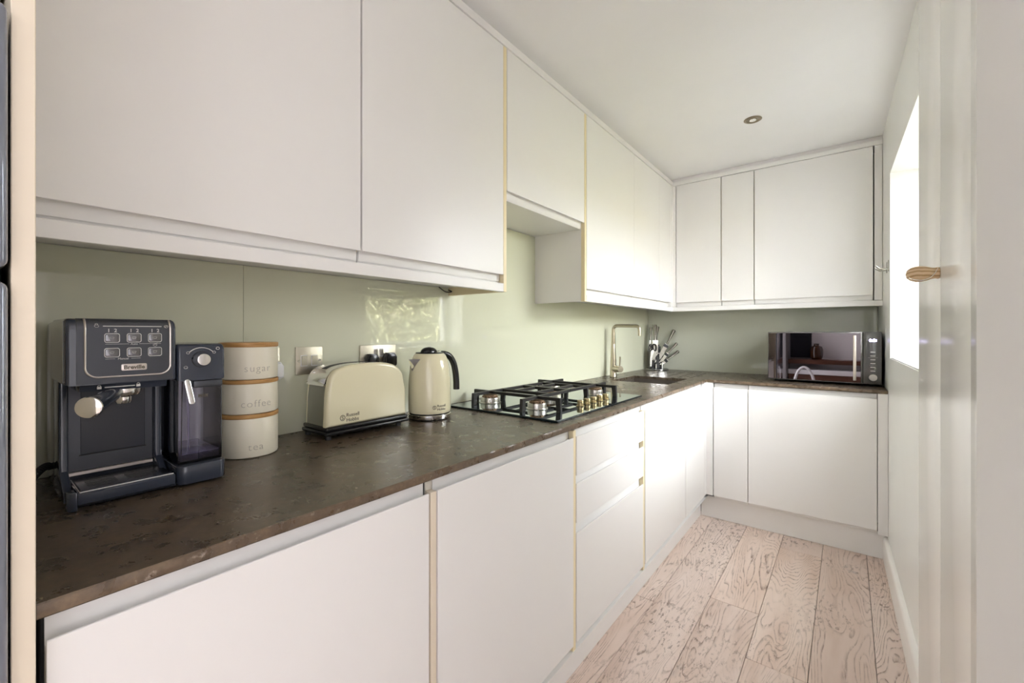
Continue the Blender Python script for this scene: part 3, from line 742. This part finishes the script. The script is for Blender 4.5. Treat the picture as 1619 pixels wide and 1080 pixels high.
obj('lid_badge', MB().box((kx-.013, ky+.012, 1.136), (kx+.013, ky+.036, 1.1395), .002, 2, M=None), M_CHROME, kt)
# spout (towards -y)
mb = MB(); vs = []; fs = []
n_ = 9
for k in range(n_+1):
    t_ = k/n_; z_ = 1.112-.040*t_; w_ = .0265*(1-t_)**.9+.0025; rr = math.sqrt(max(.0001, .0735**2)); rb = .0720-.006*(1-t_)
    out = .020*(1-t_)**1.3+.002
    for s_ in (-1, 0, 1):
        ang = -pi/2-.12+s_*w_/rb
        R_ = rb-.004 if s_ else rb+out
        vs.append((kx+R_*cos(ang), ky+R_*sin(ang), z_))
for k in range(n_):
    for j in range(2): fs.append([k*3+j, k*3+j+1, (k+1)*3+j+1, (k+1)*3+j])
fs.append([0, 1, 2]); mb.raw(vs, fs); obj('spout', mb, M_CHROME, kt)
# handle (towards +y)
hp = [(.052, .2285), (.070, .2240), (.092, .2120), (.108, .1880), (.117, .1550), (.121, .1200), (.1215, .0900)]
path = smooth_path([(kx+a_*.10, ky+a_*.995, .9+b_) for a_, b_ in hp], 6)
rad = [.0085+.0035*min(1, i/8) for i in range(len(path))]
obj('handle', MB().tube(path, rad, 16), M_BLKP, kt)
obj('switch', MB().box((kx-.006, ky+.0735, .938), (kx+.006, ky+.0835, .945), .002, 2), M_BLKP, kt)
def kfn(x, y, z): a_ = radians(-22)+x/.0749; R_ = .0750+z; return (kx+R_*cos(a_), ky+R_*sin(a_), .9480+y*.92)
mb = text_mb('Russell\nHobbs', .0125, kfn, .0002, .0002, 'LEFT')
a_ = radians(-29); emblem(mb, (kx+.0750*cos(a_), ky+.0750*sin(a_), .9468), (-sin(a_), cos(a_), 0), (0, 0, 1), (1, 0, 0), .0062)
obj('lettering', mb, M_INK, kt)

# ------------------------------------------------------------------ coffee machine
cm = thing('coffee_machine', 'slate blue espresso coffee machine with chrome portafilter and clear milk tank', 'coffee machine', (.17, .23, .9), world=True)
Y0, Y1, Y2 = .1145, .264, .3485
XB, XC, XFm = .035, .205, .303
Z0 = WT+.0005
obj('foot_plate', MB().box((XB, Y0+.006, Z0), (XFm-.02, Y2-.01, .908), .003, 2), M_SLATED, cm)
M_SIDE = mat('glossy_grey_side_shell', (.30, .30, .29), .14, .25, coat=.4)
obj('rear_body', MB().box((XB, Y0+.001, .908), (.150, Y1, 1.226), .010, 4), M_SIDE, cm, 'glossy grey rear body')
obj('side_cover', MB().prism([(.1505, 1.1185), (.288, 1.1185), (.288, 1.2240), (.1505, 1.2240)], 'y', Y0-.0030, Y0-.0014, .0007, 1), M_SIDE, cm, 'glossy grey side of the head')
obj('column', MB().box((.150, Y0+.003, .908), (.196, Y1-.002, 1.118), .002, 1), M_SLATED, cm)
for a, b in ((Y0+.0005, Y0+.0125), (Y1-.0125, Y1-.0005)):
    obj('side_frame', MB().prism([(.150, .907), (.262, .907), (.262, .926), (.240, .934), (.2135, .952), (.209, .965), (.209, 1.118), (.150, 1.118)], 'y', a, b, .003, 3), M_SLATE, cm)
obj('back_splash', MB().box((.1962, Y0+.0130, .945), (.1985, Y1-.013, 1.105), .001, 1), M_SLATEM, cm)
obj('access_panel', MB().box((.1986, Y0+.030, .975), (.2000, Y1-.026, 1.098), .0006, 1), M_SLATED, cm)
obj('groove', MB().box((.1984, Y0+.028, .973), (.1988, Y1-.024, .9750)), M_GAP, cm)
# head with rounded upper front edge, panel and trim
hd = [(.150, 1.1135), (XFm, 1.1135)]+arc(XFm-.020, 1.2285-.020, .020, 0, 90, 7)+[(.150, 1.2285)]
obj('head', MB().prism(hd, 'y', Y0-.0015, Y1, .005, 4), M_SLATE, cm)
fr_pts = [(XFm+.0012, 1.1155), (XFm+.0012, 1.2085)]+arc(XFm-.020, 1.2085, .0212, 0, 72, 6)[1:]
inn_ = [(XFm-.0004, 1.1155), (XFm-.0004, 1.2085)]+arc(XFm-.020, 1.2085, .0196, 0, 72, 6)[1:]
PY0, PY1 = Y0+.0115, Y1-.0055
obj('front_panel', MB().prism(fr_pts+inn_[::-1], 'y', PY0, PY1, .0003, 1), M_SLATEM, cm)
def surf(y_, s_, lift=.0004):
    """point on the panel: s_ is height measured along the panel from its lower edge"""
    if s_ < .093: return (XFm+.0012+lift, y_, 1.1155+s_)
    a_ = (s_-.093)/.0212; R_ = .0212+lift
    return (XFm-.020+R_*cos(a_), y_, 1.2085+R_*sin(a_))
path = [surf(PY0+.0105, .118-.004*i) for i in range(0, 24)]
rc = .017
pa = [surf(PY0+.0105+rc*(1-cos(a_)), .0105+rc*(1-sin(a_))) for a_ in [i*pi/2/8 for i in range(9)]]
pb = [surf(PY1-.0045-rc*(1-cos(a_)), .0105+rc*(1-sin(a_))) for a_ in [pi/2-i*pi/2/8 for i in range(9)]]
up = [surf(PY1-.0045, .0105+rc+.004*i) for i in range(1, 23)]
trimp = [p for p in path if p[2] > 1.1155+.0105+rc+.001]+pa+pb+up
obj('trim_line', MB().tube(trimp, .0016, 8), M_PINKSIL, cm)
# buttons
ys = [Y0+.0565, Y0+.0865, Y0+.1165]
ss = [.0790, .0530]
for r_, s_ in enumerate(ss):
    for y_ in ys:
        z_ = 1.1155+s_; hw, hh = .0098, .0078
        b_ = obj('button', MB().prism(rrect(y_-hw+.001, z_-hh+.001, y_+hw-.001, z_+hh-.001, .003), 'x', XFm+.0010, XFm+.0022, .0006, 2), M_CHROMED if False else mat('button_chrome', (.22, .22, .23), .12, .9) if (r_ == 0 and y_ == ys[0]) else bpy.data.materials['button_chrome'], cm)
        ring = [(XFm+.0015, a_, c_2) for a_, c_2 in rrect(y_-hw, z_-hh, y_+hw, z_+hh, .003)]
        obj('button_ring', MB().tube(ring, .0006, 6, closed=True), M_SILVER, b_)
        mb = MB().tube([(XFm+.0024, y_-.003, z_+.0015), (XFm+.0024, y_-.0022, z_-.0015), (XFm+.0024, y_+.0018, z_-.0015), (XFm+.0024, y_+.0026, z_+.0015)], .00035, 5, closed=True)
        obj('icon', mb, M_SILVER, b_)
def ptext(body, size, y_, s_, bold=0, m_=M_SILVER, al='CENTER', name='lettering'):
    return obj(name, text_mb(body, size, lambda x, y, z: surf(y_+x, s_+y, .0004+z), .0001, bold, al), m_, cm)
for y_ in ys: ptext('1  2', .0085, y_, .0895, .0001)
ptext('Auto', .0050, ys[1], .0665); ptext('Manual', .0052, (ys[0]+ys[1])/2, .0403)
mb = MB()
def hline(ya, yb, s_, r_=.0003): mb.tube([surf(ya, s_), surf(yb, s_)], r_, 6)
hline(ys[0]-.009, ys[1]-.007, .0682); hline(ys[1]+.007, ys[2]+.009, .0682)
hline(ys[0]-.009, (ys[0]+ys[1])/2-.011, .0420); hline((ys[0]+ys[1])/2+.011, ys[1]+.009, .0420)
hline(ys[0]-.012, ys[2]+.010, .1000, .0008)
def ring_icon(y_, s_, r_):
    mb.tube([surf(y_+r_*1.3*cos(a_), s_+r_*sin(a_)) for a_ in [2*pi*i/14 for i in range(14)]], .0003, 5, closed=True)
ring_icon(ys[0]-.020, .1000, .0022); ring_icon(ys[0]-.020, .1035, .0014); ring_icon(ys[2]+.017, .1000, .0023)
ring_icon(ys[2], .0665-.001, .0022)
mb.tube([surf(ys[2]+.0145, .0985), surf(ys[2]+.0195, .1020)], .0003, 5)
mb.tube([surf(ys[2]-.001, .0655), surf(ys[2]+.0035, .0695)], .0003, 5)
obj('panel_print', mb, M_SILVER, cm)
bd = obj('badge', MB().prism(rrect(ys[1]-.0180, 1.1155+.0200, ys[1]+.0180, 1.1155+.0320, .0025), 'x', XFm+.0010, XFm+.0028, .0006, 2), M_PINKSIL, cm, 'satin silver name badge')
obj('lettering', text_mb('Breville', .0098, lambda x, y, z: (XFm+.0030+z, ys[1]+x, 1.1155+.0228+y), .0002, .0003, 'CENTER', 1.0), M_INK, bd)
# under head: locking ring, group
obj('group_shroud', MB().prism([(.205, 1.1012), (.292, 1.1012), (.296, 1.1133), (.205, 1.1133)], 'y', Y0+.016, Y1-.012, .002, 2), M_SLATE, cm)
mb = MB().tube([(.2958, Y0+.048, 1.1070), (.2958, Y0+.089, 1.1070)], .0010, 6)
for yy in (Y0+.041, Y0+.094):
    mb.box((.2950, yy-.0030, 1.1045), (.2962, yy+.0030, 1.1090), .0004, 1)
    mb.tube([(.2958, yy+.002*cos(a_), 1.1090+.0025*sin(a_)) for a_ in [pi*i/8 for i in range(9)]], .0005, 5)
obj('lock_print', mb, M_SILVER, cm)
gx_, gy_ = .249, .196
pf = obj('portafilter', MB().lathe([(0, -.030), (.0110, -.030), (.0125, -.026), (.0130, -.018), (.0240, -.014), (.0265, -.008), (.0265, .0), (0, .0)], (gx_, gy_, 1.101), 36), M_CHROME, cm, 'chrome portafilter with slate handle')
E0 = Vector((gx_+.016, gy_-.009, 1.095)); E1 = Vector((.395, .129, 1.087))
d_ = (E1-E0).normalized()
pts = [E0+(E1-E0)*t_ for t_ in (0, .10, .25, .45, .65, .82, .93, 1.0)]
obj('handle', MB().tube(pts, [.0075, .009, .0115, .0128, .0142, .0152, .0158, .0160], 24), M_SLATE, pf)
q = d_.to_track_quat('Z', 'Y').to_matrix().to_4x4(); q = Matrix.Translation(E1-d_*.0015) @ q
obj('handle_cap', MB().lathe([(0, 0), (.0164, 0), (.0170, .0015), (.0162, .0040), (.0135, .0052), (0, .0064)], (0, 0, 0), 36, M=q), M_CHROME, pf)
# drip tray
dt = obj('drip_tray', MB().prism([(.199, .906), (.296, .906), (.302, .911), (.3035, .918), (.3035, .9275), (.3010, .9300), (.199, .9300)], 'y', Y0+.0130, Y1-.001, .0015, 2), M_SLATE, cm)
mb = MB(); 
gr = obj('drip_grille', MB().box((.203, Y0+.018, .9301), (.297, Y1-.006, .9325), .0008, 1), M_SLATED, dt)
mb = MB()
for k in range(7):
    x_ = .218+k*.0105
    for a, b in ((Y0+.030, Y0+.070), (Y0+.084, Y0+.128)):
        if k in (0, 6): a += .008; b -= .006
        mb.box((x_, a, .9324), (x_+.0032, b, .9328))
obj('drip_slots', mb, M_GAP, gr)
obj('tray_rim', MB().tube([(.2035, Y0+.0165, .9320), (.2995, Y0+.0165, .9310), (.2995, Y1-.0035, .9310)], .0009, 6), M_SILVER, dt)
obj('chrome_rail', MB().box((.1990, Y0+.0130, .9390), (.2060, Y1-.014, .9455), .0008, 1), M_PINKSIL, cm)
obj('corner_post', MB().prism(arc(.290, Y0+.0125, .0125, 180, 360, 10)[0:11]+[(.3025, Y0+.0128), (.2775, Y0+.0128)], 'z', Z0, .9330, .002, 2), M_SLATE, cm)
# milk module
YT0, YT1 = Y1+.002, Y2
hd2 = [(.130, 1.108), (.300, 1.108)]+arc(.300-.016, 1.1815-.016, .016, 0, 90, 6)+[(.130, 1.1815)]
obj('milk_head', MB().prism(hd2, 'y', YT0, YT1, .006, 4), M_SLATE, cm)
obj('milk_lip', MB().box((.262, YT0+.028, 1.0925), (.2965, YT1-.003, 1.1075), .003, 2), M_SLATEM, cm)
kyc = YT0+.040; kz = 1.1500
kb = obj('dial', MB().cyl((.3001, kyc, kz), (.3050, kyc, kz), .0165, .0155, 32), M_SLATED, cm)
obj('dial_cap', MB().lathe([(0, 0), (.0115, 0), (.0120, .010), (.0112, .0125), (.009, .0130), (0, .0128)], (0, 0, 0), 32, M=Matrix.Translation((.3050, kyc, kz)) @ Matrix.Rotation(pi/2, 4, 'Y')), M_CHROME, kb)
mb = MB().tube([(.3004, kyc+.026*cos(a_), kz+.0235*sin(a_)) for a_ in [radians(40+i*10) for i in range(11)]], .0008, 6)
for a_ in (34, 146): mb.tube([(.3004, kyc+.027*cos(radians(a_))+.0026*cos(b_), kz+.0245*sin(radians(a_))+.0022*sin(b_)) for b_ in [2*pi*i/12 for i in range(12)]], .0004, 5, closed=True)
for p_ in ((kyc-.026, kz-.0150), (kyc+.029, kz+.0215)): mb.tube([(.3004, p_[0]+.0030*cos(b_), p_[1]+.0026*sin(b_)) for b_ in [2*pi*i/12 for i in range(12)]], .0005, 5, closed=True)
obj('dial_print', mb, M_SILVER, cm)
# clear tank (walls with thickness), tube, spout
w_ = .0022; a0, a1, b0, b1, c0, c1 = .150, .290, YT0+.003, YT1-.003, .9415, 1.1075
mb = MB().box((a0, b0, c0), (a1, b1, c0+.004), .001, 1).box((a1-w_, b0, c0+.004), (a1, b1, c1)).box((a0, b0, c0+.004), (a0+w_, b1, c1)).box((a0+w_, b0, c0+.004), (a1-w_, b0+w_, c1)).box((a0+w_, b1-w_, c0+.004), (a1-w_, b1, c1))
tk = obj('milk_tank', mb, M_CLEAR, cm, 'clear plastic milk tank with a MAX mark')
obj('tank_step', MB().box((a0+.01, b0+.006, c0+.0045), (a1-.004, b1-.004, c0+.021), .0012, 1), M_CLEARV if False else thin_glass('violet_tinted_plastic', (.84, .82, .95), 1.2, .03), tk)
obj('max_mark', text_mb('MAX', .0078, lambda x, y, z: (a1+.0003+z, YT0+.046+x, 1.073+y), .0002, .0004), M_INK, tk)
mb = MB().tube([(a1+.0004, YT0+.038, 1.0715), (a1+.0004, YT0+.054, 1.0715)], .0003, 5); obj('max_line', mb, M_INK, tk)
obj('froth_tube', MB().tube([(.262, YT0+.014, 1.112), (.262, YT0+.012, .952)], .0052, 14), M_CLEAR, tk)
obj('suction_tube', MB().tube([(.262, YT0+.028, 1.105), (.262, YT0+.029, .963)], .0022, 10), bpy.data.materials['violet_tinted_plastic'], tk)
Ls = Vector((.303, YT0+.0150, 1.1080)); Le = Vector((.3115, YT0+.0155, 1.0625))
obj('spout_lever', MB().prism(rrect(-.0052, -.047, .0052, .0035, .005), 'x', -.002, .003, .0012, 2, M=Matrix.Translation(Ls) @ Matrix.Rotation(radians(-10), 4, 'Y') @ Matrix.Rotation(radians(8), 4, 'X')), M_CHROME, cm)
obj('tank_wall', MB().box((.125, YT0+.001, .940), (.1485, YT1-.001, 1.108), .003, 2), mat('tank_recess_grey', (.62, .61, .65), .3), cm)
pb_ = rrect(.125, YT0-.0005, .3085, Y2+.001, .016, 6)
obj('milk_base', MB().prism(pb_, 'z', Z0+.004, .9410, .003, 2), M_SLATE, cm)
obj('side_button', MB().cyl((.262, Y1, 1.205), (.262, Y1+.004, 1.205), .004, n=12), M_BLKP, cm)
# flex
fx = thing('power_flex', 'black power flex and strain relief left of the coffee machine', 'cable', (.10, .09, .9), world=True)
pp = smooth_path([(.12, .113, .946), (.14, .106, .952), (.165, .095, .951), (.185, .085, .944), (.20, .077, .930)], 8)
mb = MB().tube(pp, [.0055+.0015*(i % 2) for i in range(len(pp))], 10)
obj('strain_relief', mb, M_BLKM, fx)
obj('flex', MB().tube(smooth_path([(.20, .077, .930), (.205, .072, .918), (.19, .068, .9055), (.12, .070, .9045), (.05, .075, .9045)], 8), .0042, 10), M_BLKM, fx)
obj('plug_body', MB().cyl((.165, .0755, .9010), (.165, .0755, .922), .017, .013, 20), M_BLKP, fx)

# ------------------------------------------------------------------ knife stand
kn_c = Vector((.118, 3.487, .9)); au = Vector((cos(YAW-.08), sin(YAW-.08), 0)); aw = Vector((-au.y, au.x, 0))
ang0 = atan2(au.y, au.x)
ks = thing('knife_stand', 'round black and chrome knife stand in the worktop corner', 'knife stand', tuple(kn_c), ang0)
obj('base', MB().lathe([(0, .0003), (.084, .0003), (.086, .004), (.084, .008), (0, .009)], n=40), M_BLKP, ks)
obj('base_ring', MB().lathe([(.0845, .0045), (.0885, .0045), (.0885, .0085), (.0845, .0098), (.0845, .0045)], n=40), M_CHROME, ks)
mb = MB().box((-.012, -.012, .0092), (.012, .012, .205), .002, 1).box((-.052, -.005, .0092), (-.028, .016, .20), .002, 1).box((.0, -.004, .0092), (.045, .014, .12), .002, 1)
mb.box((-.03, .018, .0092), (.03, .026, .19), .002, 1)
obj('post', mb, M_BLKP, ks)
obj('chrome_struts', MB().cyl((-.018, -.030, .009), (-.018, -.030, .05), .004, n=10).cyl((.030, -.030, .009), (.030, -.030, .06), .004, n=10).box((-.01, -.034, .132), (.035, -.026, .138), .001, 1), M_CHROME, ks)
M_DSTEEL = mat('dark_polished_steel', (.40, .385, .35), .2, 1)
def knife(label, hx0, hz0, hx1, hz1, bx_, bz_, wblade, yoff, sleeve=None, hw=.0115, tip=.3):
    """handle from top (hx0,hz0) to bolster (hx1,hz1), blade on to (bx_,bz_); all in the stand's own plane"""
    t_ = thing('knife', label, 'knife', tuple(kn_c), ang0, 'steel kitchen knives in the round stand')
    a = Vector((hx0, yoff, hz0)); b = Vector((hx1, yoff, hz1)); d = (b-a).normalized()
    pts = [a+(b-a)*t for t in (0, .04, .25, .5, .8, 1)]
    obj('handle', MB().tube(pts, [hw*.85, hw*1.25, hw*1.05, hw*.85, hw*.70, hw*.75], 14), M_DSTEEL, t_)
    e = Vector((bx_, yoff, bz_)); L = (e-b).length; d2 = (e-b).normalized(); n2 = Vector((d2.z, 0, -d2.x))
    if n2.x < 0: n2 = -n2
    P1 = [b-n2*wblade/2, b+n2*wblade/2, b+n2*wblade/2+d2*L*(1-tip), e-n2*wblade*.3, e-n2*wblade/2]
    poly = [(p.x, p.z) for p in P1]
    obj('blade', MB().prism(poly, 'y', yoff-.0012, yoff+.0012), M_CHROME, t_)
    if sleeve:
        c = b+d2*sleeve[0]; w2 = wblade/2+.004
        P2 = [c-n2*w2, c+n2*w2, c+n2*w2+d2*sleeve[1], c-n2*w2+d2*sleeve[1]]
        obj('blade_guard', MB().prism([(p.x, p.z) for p in P2], 'y', yoff-.004, yoff+.004, .001, 1), M_BLKP, ks)
    return t_
knife('large steel chef knife standing upright in the knife stand', -.026, .366, -.021, .240, -.024, .080, .044, -.012, hw=.0155)
knife('steel knife just behind the upright chef knife', .002, .352, -.010, .240, -.010, .07, .026, .010, hw=.0135)
knife('thin rod shaped steel knife sharpener at the back of the stand', -.050, .344, -.056, .240, -.060, .03, .010, .004, hw=.0085)
knife('highest of the three slanting knives in the stand', .130, .322, .072, .207, -.012, .055, .030, -.006, (.004, .022))
knife('middle one of the three slanting knives in the stand', .150, .216, .076, .138, .015, .055, .022, -.014, (.006, .020), .010)
knife('lowest of the three slanting knives in the stand', .161, .152, .074, .086, .020, .040, .020, -.020, (.006, .020), .010)
sc = thing('scissors', 'black handled kitchen scissors hanging on the knife stand', 'scissors', tuple(kn_c), ang0)
for x_, tl in ((-.062, .15), (-.028, -.1)):
    mb = MB().tube([(x_+.0135*cos(a_)+.012*sin(a_)*tl*4*.3, -.030, .181+.027*sin(a_)) for a_ in [2*pi*i/22 for i in range(22)]], .0036, 8, closed=True)
    obj('finger_loop', mb, M_BLKP, sc)
obj('blades', MB().prism([(-.058, .155), (-.040, .165), (-.034, .150), (-.050, .10), (-.055, .03), (-.066, .03), (-.066, .09)], 'y', -.033, -.029, .0005, 1), M_STEEL, sc)

# ------------------------------------------------------------------ microwave
mx0, mx1, my0, my1, mz0, mz1 = .937, 1.483, 3.132, 3.520, .9135, 1.2065
mw = thing('microwave', 'mirror fronted black microwave oven with silver handle below the wide wall unit', 'microwave', ((mx0+mx1)/2, (my0+my1)/2, .9), world=True)
obj('casing', MB().box((mx0, my0+.022, mz0), (mx1-.002, my1, mz1), .004, 2), M_MWP, mw)
xs = 1.402
obj('door', MB().box((mx0, my0, mz0), (xs-.001, my0+.0215, mz1), .004, 2), mat('microwave_frame', (.16, .155, .15), .2, .5), mw)
obj('door_glass', MB().box((mx0+.004, my0-.0012, mz0+.006), (xs-.010, my0, mz1-.007), .0006, 1), M_MWG, mw)
obj('handle', MB().box((1.358, my0-.022, mz0+.018), (1.372, my0-.012, mz1-.020), .002, 2).box((1.361, my0-.013, mz0+.03), (1.369, my0-.001, mz0+.04)).box((1.361, my0-.013, mz1-.042), (1.369, my0-.001, mz1-.032)), mat('pale_satin_steel', (.72, .66, .58), .35, .6), mw)
obj('control_panel', MB().box((xs, my0, mz0), (mx1, my0+.0215, mz1), .004, 2), M_MWP, mw)
pc = (xs+mx1)/2+.003
for k, dz in enumerate((.180, .159, .138, .117, .096, .075)):
    obj('button', MB().box((pc-.012, my0-.0010, mz0+dz-.0022), (pc+.010, my0, mz0+dz+.0022), .0006, 1), M_SILVER, mw)
obj('panel_lines', MB().box((pc-.022, my0-.0004, mz0+.1485), (pc+.020, my0, mz0+.1491)).box((pc-.016, my0-.0004, mz0+.107), (pc+.014, my0, mz0+.1075)), M_SILVER, mw)
obj('dial', MB().cyl((pc, my0-.006, mz0+.038), (pc, my0, mz0+.038), .0175, .0190, 32), mat('dial_silver', (.62, .61, .58), .35, .3), mw)
obj('display', text_mb('0:8', .022, lambda x, y, z: (pc-.004+x, my0-.0008-z, mz0+.238+y), .0002, .0004), M_LED, mw)
obj('display_marks', text_mb('P-:', .010, lambda x, y, z: (pc+.016-y*.9, my0-.0008-z, mz0+.245+x), .0002, .0003), M_LED, mw)
for x_ in (mx0+.05, mx1-.05):
    for y_ in (my0+.05, my1-.05): obj('foot', MB().cyl((x_, y_, WT+.0003), (x_, y_, mz0+.0005), .014, .016, 16), M_BLKM, mw)

# ------------------------------------------------------------------ hooks on the right wall
for y_, lab in ((3.03, 'bent metal double prong hook on the right wall, closer to the wall units'), (2.945, 'bent metal hook on the right wall at the window edge')):
    X0_ = wx(y_)
    hk = thing('wall_hook', lab, 'hook', (X0_, y_, 1.54), world=True, group='metal hooks on the right wall')
    obj('back_plate', MB().box((X0_-.004, y_-.006, 1.518), (X0_-.0005, y_+.006, 1.576), .001, 1), M_DSTEEL, hk)
    z_ = 1.533
    obj('prong', MB().tube(smooth_path([(X0_-.004, y_, z_), (X0_-.028, y_, z_-.001), (X0_-.040, y_, z_+.006), (X0_-.050, y_, z_+.018)], 6), .0035, 10), M_DSTEEL, hk)

# ceiling downlight
dl = thing('downlight', 'small round steel recessed downlight in the ceiling', 'downlight', (.932, 2.623, ZC), world=True)
obj('bezel', MB().lathe([(.024, 0), (.043, 0), (.0435, -.002), (.040, -.0045), (.031, -.005), (.029, -.002), (.024, -.001)], (.932, 2.623, ZC-.0003), 40), M_STEELD if False else mat('satin_bezel', (.34, .29, .21), .35, 1), dl)
obj('tilt_ring', MB().lathe([(.0, -.0010), (.0235, -.0010), (.0235, -.004), (.0195, -.0045), (.019, -.002), (0, -.002)], (.932, 2.623, ZC-.0003), 32), bpy.data.materials['satin_bezel'], dl)
obj('lamp', MB().lathe([(0, -.0025), (.0175, -.0025), (.016, -.0055), (.008, -.007), (0, -.0072)], (.932, 2.623, ZC-.0003), 24), M_CHROME, dl)

# ------------------------------------------------------------------ dining side behind the camera (mirrored in the microwave)
sh1 = tag(obj('wooden_shelf', MB().box((.60, -2.045, .72), (2.3, -1.72, .785), .004, 1), M_DWOOD), 'dark stained wooden shelf mirrored in the microwave door', 'shelf')
tag(obj('white_shelf', MB().box((.60, -2.045, .565), (2.3, -1.66, .635), .004, 1), M_WHITEP), 'white shelf board below the dark wooden one, mirrored in the microwave', 'shelf')
tag(obj('low_cabinet', MB().box((.60, -2.045, .003), (2.3, -1.68, .564), .004, 1), M_DWOOD), 'dark wood low cabinet under the white shelf, mirrored in the microwave', 'cabinet')
vz = thing('vase', 'amber glass vase on the dark shelf, mirrored in the microwave', 'vase', (.955, -1.88, .7855))
obj('vase_body', MB().lathe([(0, 0), (.055, 0), (.075, .02), (.085, .08), (.085, .15), (.070, .195), (.035, .212), (.033, .235), (.042, .243), (.034, .243), (.028, .22), (0, .215)], n=36), M_AMBER, vz)
tag(obj('tall_cupboard', MB().box((.02, -2.045, .003), (.59, -1.5, 2.3), .004, 1), mat('grey_cupboard_paint', (.22, .21, .21), .5)), 'tall grey cupboard mirrored at one side of the microwave door', 'cupboard')
ch = thing('dining_chair', 'white curved back dining chair mirrored low in the microwave', 'chair', (.84, -1.30, 0))
bk = [(.118*cos(a_), .06, .42+.28*sin(a_)) for a_ in [pi*i/16 for i in range(17)]]
obj('backrest', MB().tube(bk, .018, 10), M_WHITEP, ch); obj('seat', MB().box((-.19, -.25, .40), (.19, .08, .425), .01, 2), M_WHITEP, ch)
for sx in (-.16, .16):
    for sy in (-.22, .05): obj('leg', MB().cyl((sx, sy, 0.001), (sx*.9, sy*.9, .40), .012, .016, 10), M_DWOOD, ch)

# ------------------------------------------------------------------ garden outside the window
struct('garden_ground', MB().box((1.9, .5, -.30), (9, 9, -.05)), M_GRASS)
fe = thing('sky_block_fence', 'board fence added behind the bamboo to block low sky light', 'fence', (4.6, 3.5, -.05), world=True)  # added behind the hedge to block the low horizontal sky
y_ = .5
while y_ < 8.8:
    obj('fence_board', MB().box((4.6, y_, -.05), (4.62, y_+.147, 2.05)), M_FENCE, fe); y_ += .15
R = random.Random(11)
for k in range(7):
    bx_ = 3.7+R.uniform(-.15, .15); by_ = 1.9+k*.8
    bp = thing('bamboo', 'leafy yellow green bamboo clump outside the window, seen in the splashback', 'plant', (bx_, by_, -.05), group='bamboo hedge outside the window')
    mb = MB(); ends = []
    for c in range(7):
        x0, y0 = R.uniform(-.15, .15), R.uniform(-.22, .22); lx, ly = R.uniform(-.25, .2), R.uniform(-.3, .3); h_ = R.uniform(1.85, 2.15)
        P_ = [Vector((x0+lx*(t_**2), y0+ly*(t_**2), h_*t_)) for t_ in (0, .3, .6, .85, 1)]
        mb.tube(P_, [.009, .008, .006, .004, .002], 6); ends.append(P_)
    obj('culm', mb, M_CULM, bp)
    vs = []; fs = []
    for j in range(2200):
        P_ = R.choice(ends); t_ = R.uniform(.22, 1.0)*4; i_ = min(3, int(t_)); f_ = t_-i_
        p = P_[i_].lerp(P_[i_+1], f_)+Vector((R.gauss(0, .13), R.gauss(0, .15), R.gauss(0, .05)))
        d = Vector((R.uniform(-1, 1), R.uniform(-1, 1), R.uniform(-.9, .1))).normalized(); L = R.uniform(.12, .23)
        s_ = d.cross(Vector((R.uniform(-.4, .4), R.uniform(-.4, .4), 1))).normalized()*R.uniform(.009, .016)
        b = len(vs); vs += [p, p+d*L*.35+s_, p+d*L, p+d*L*.35-s_]; fs.append([b, b+1, b+2, b+3])
    lf = obj('foliage', MB().raw(vs, fs), M_LEAF, bp); lf['kind'] = 'stuff'
for o in bpy.data.objects:
    if '_w' in o: del o['_w']
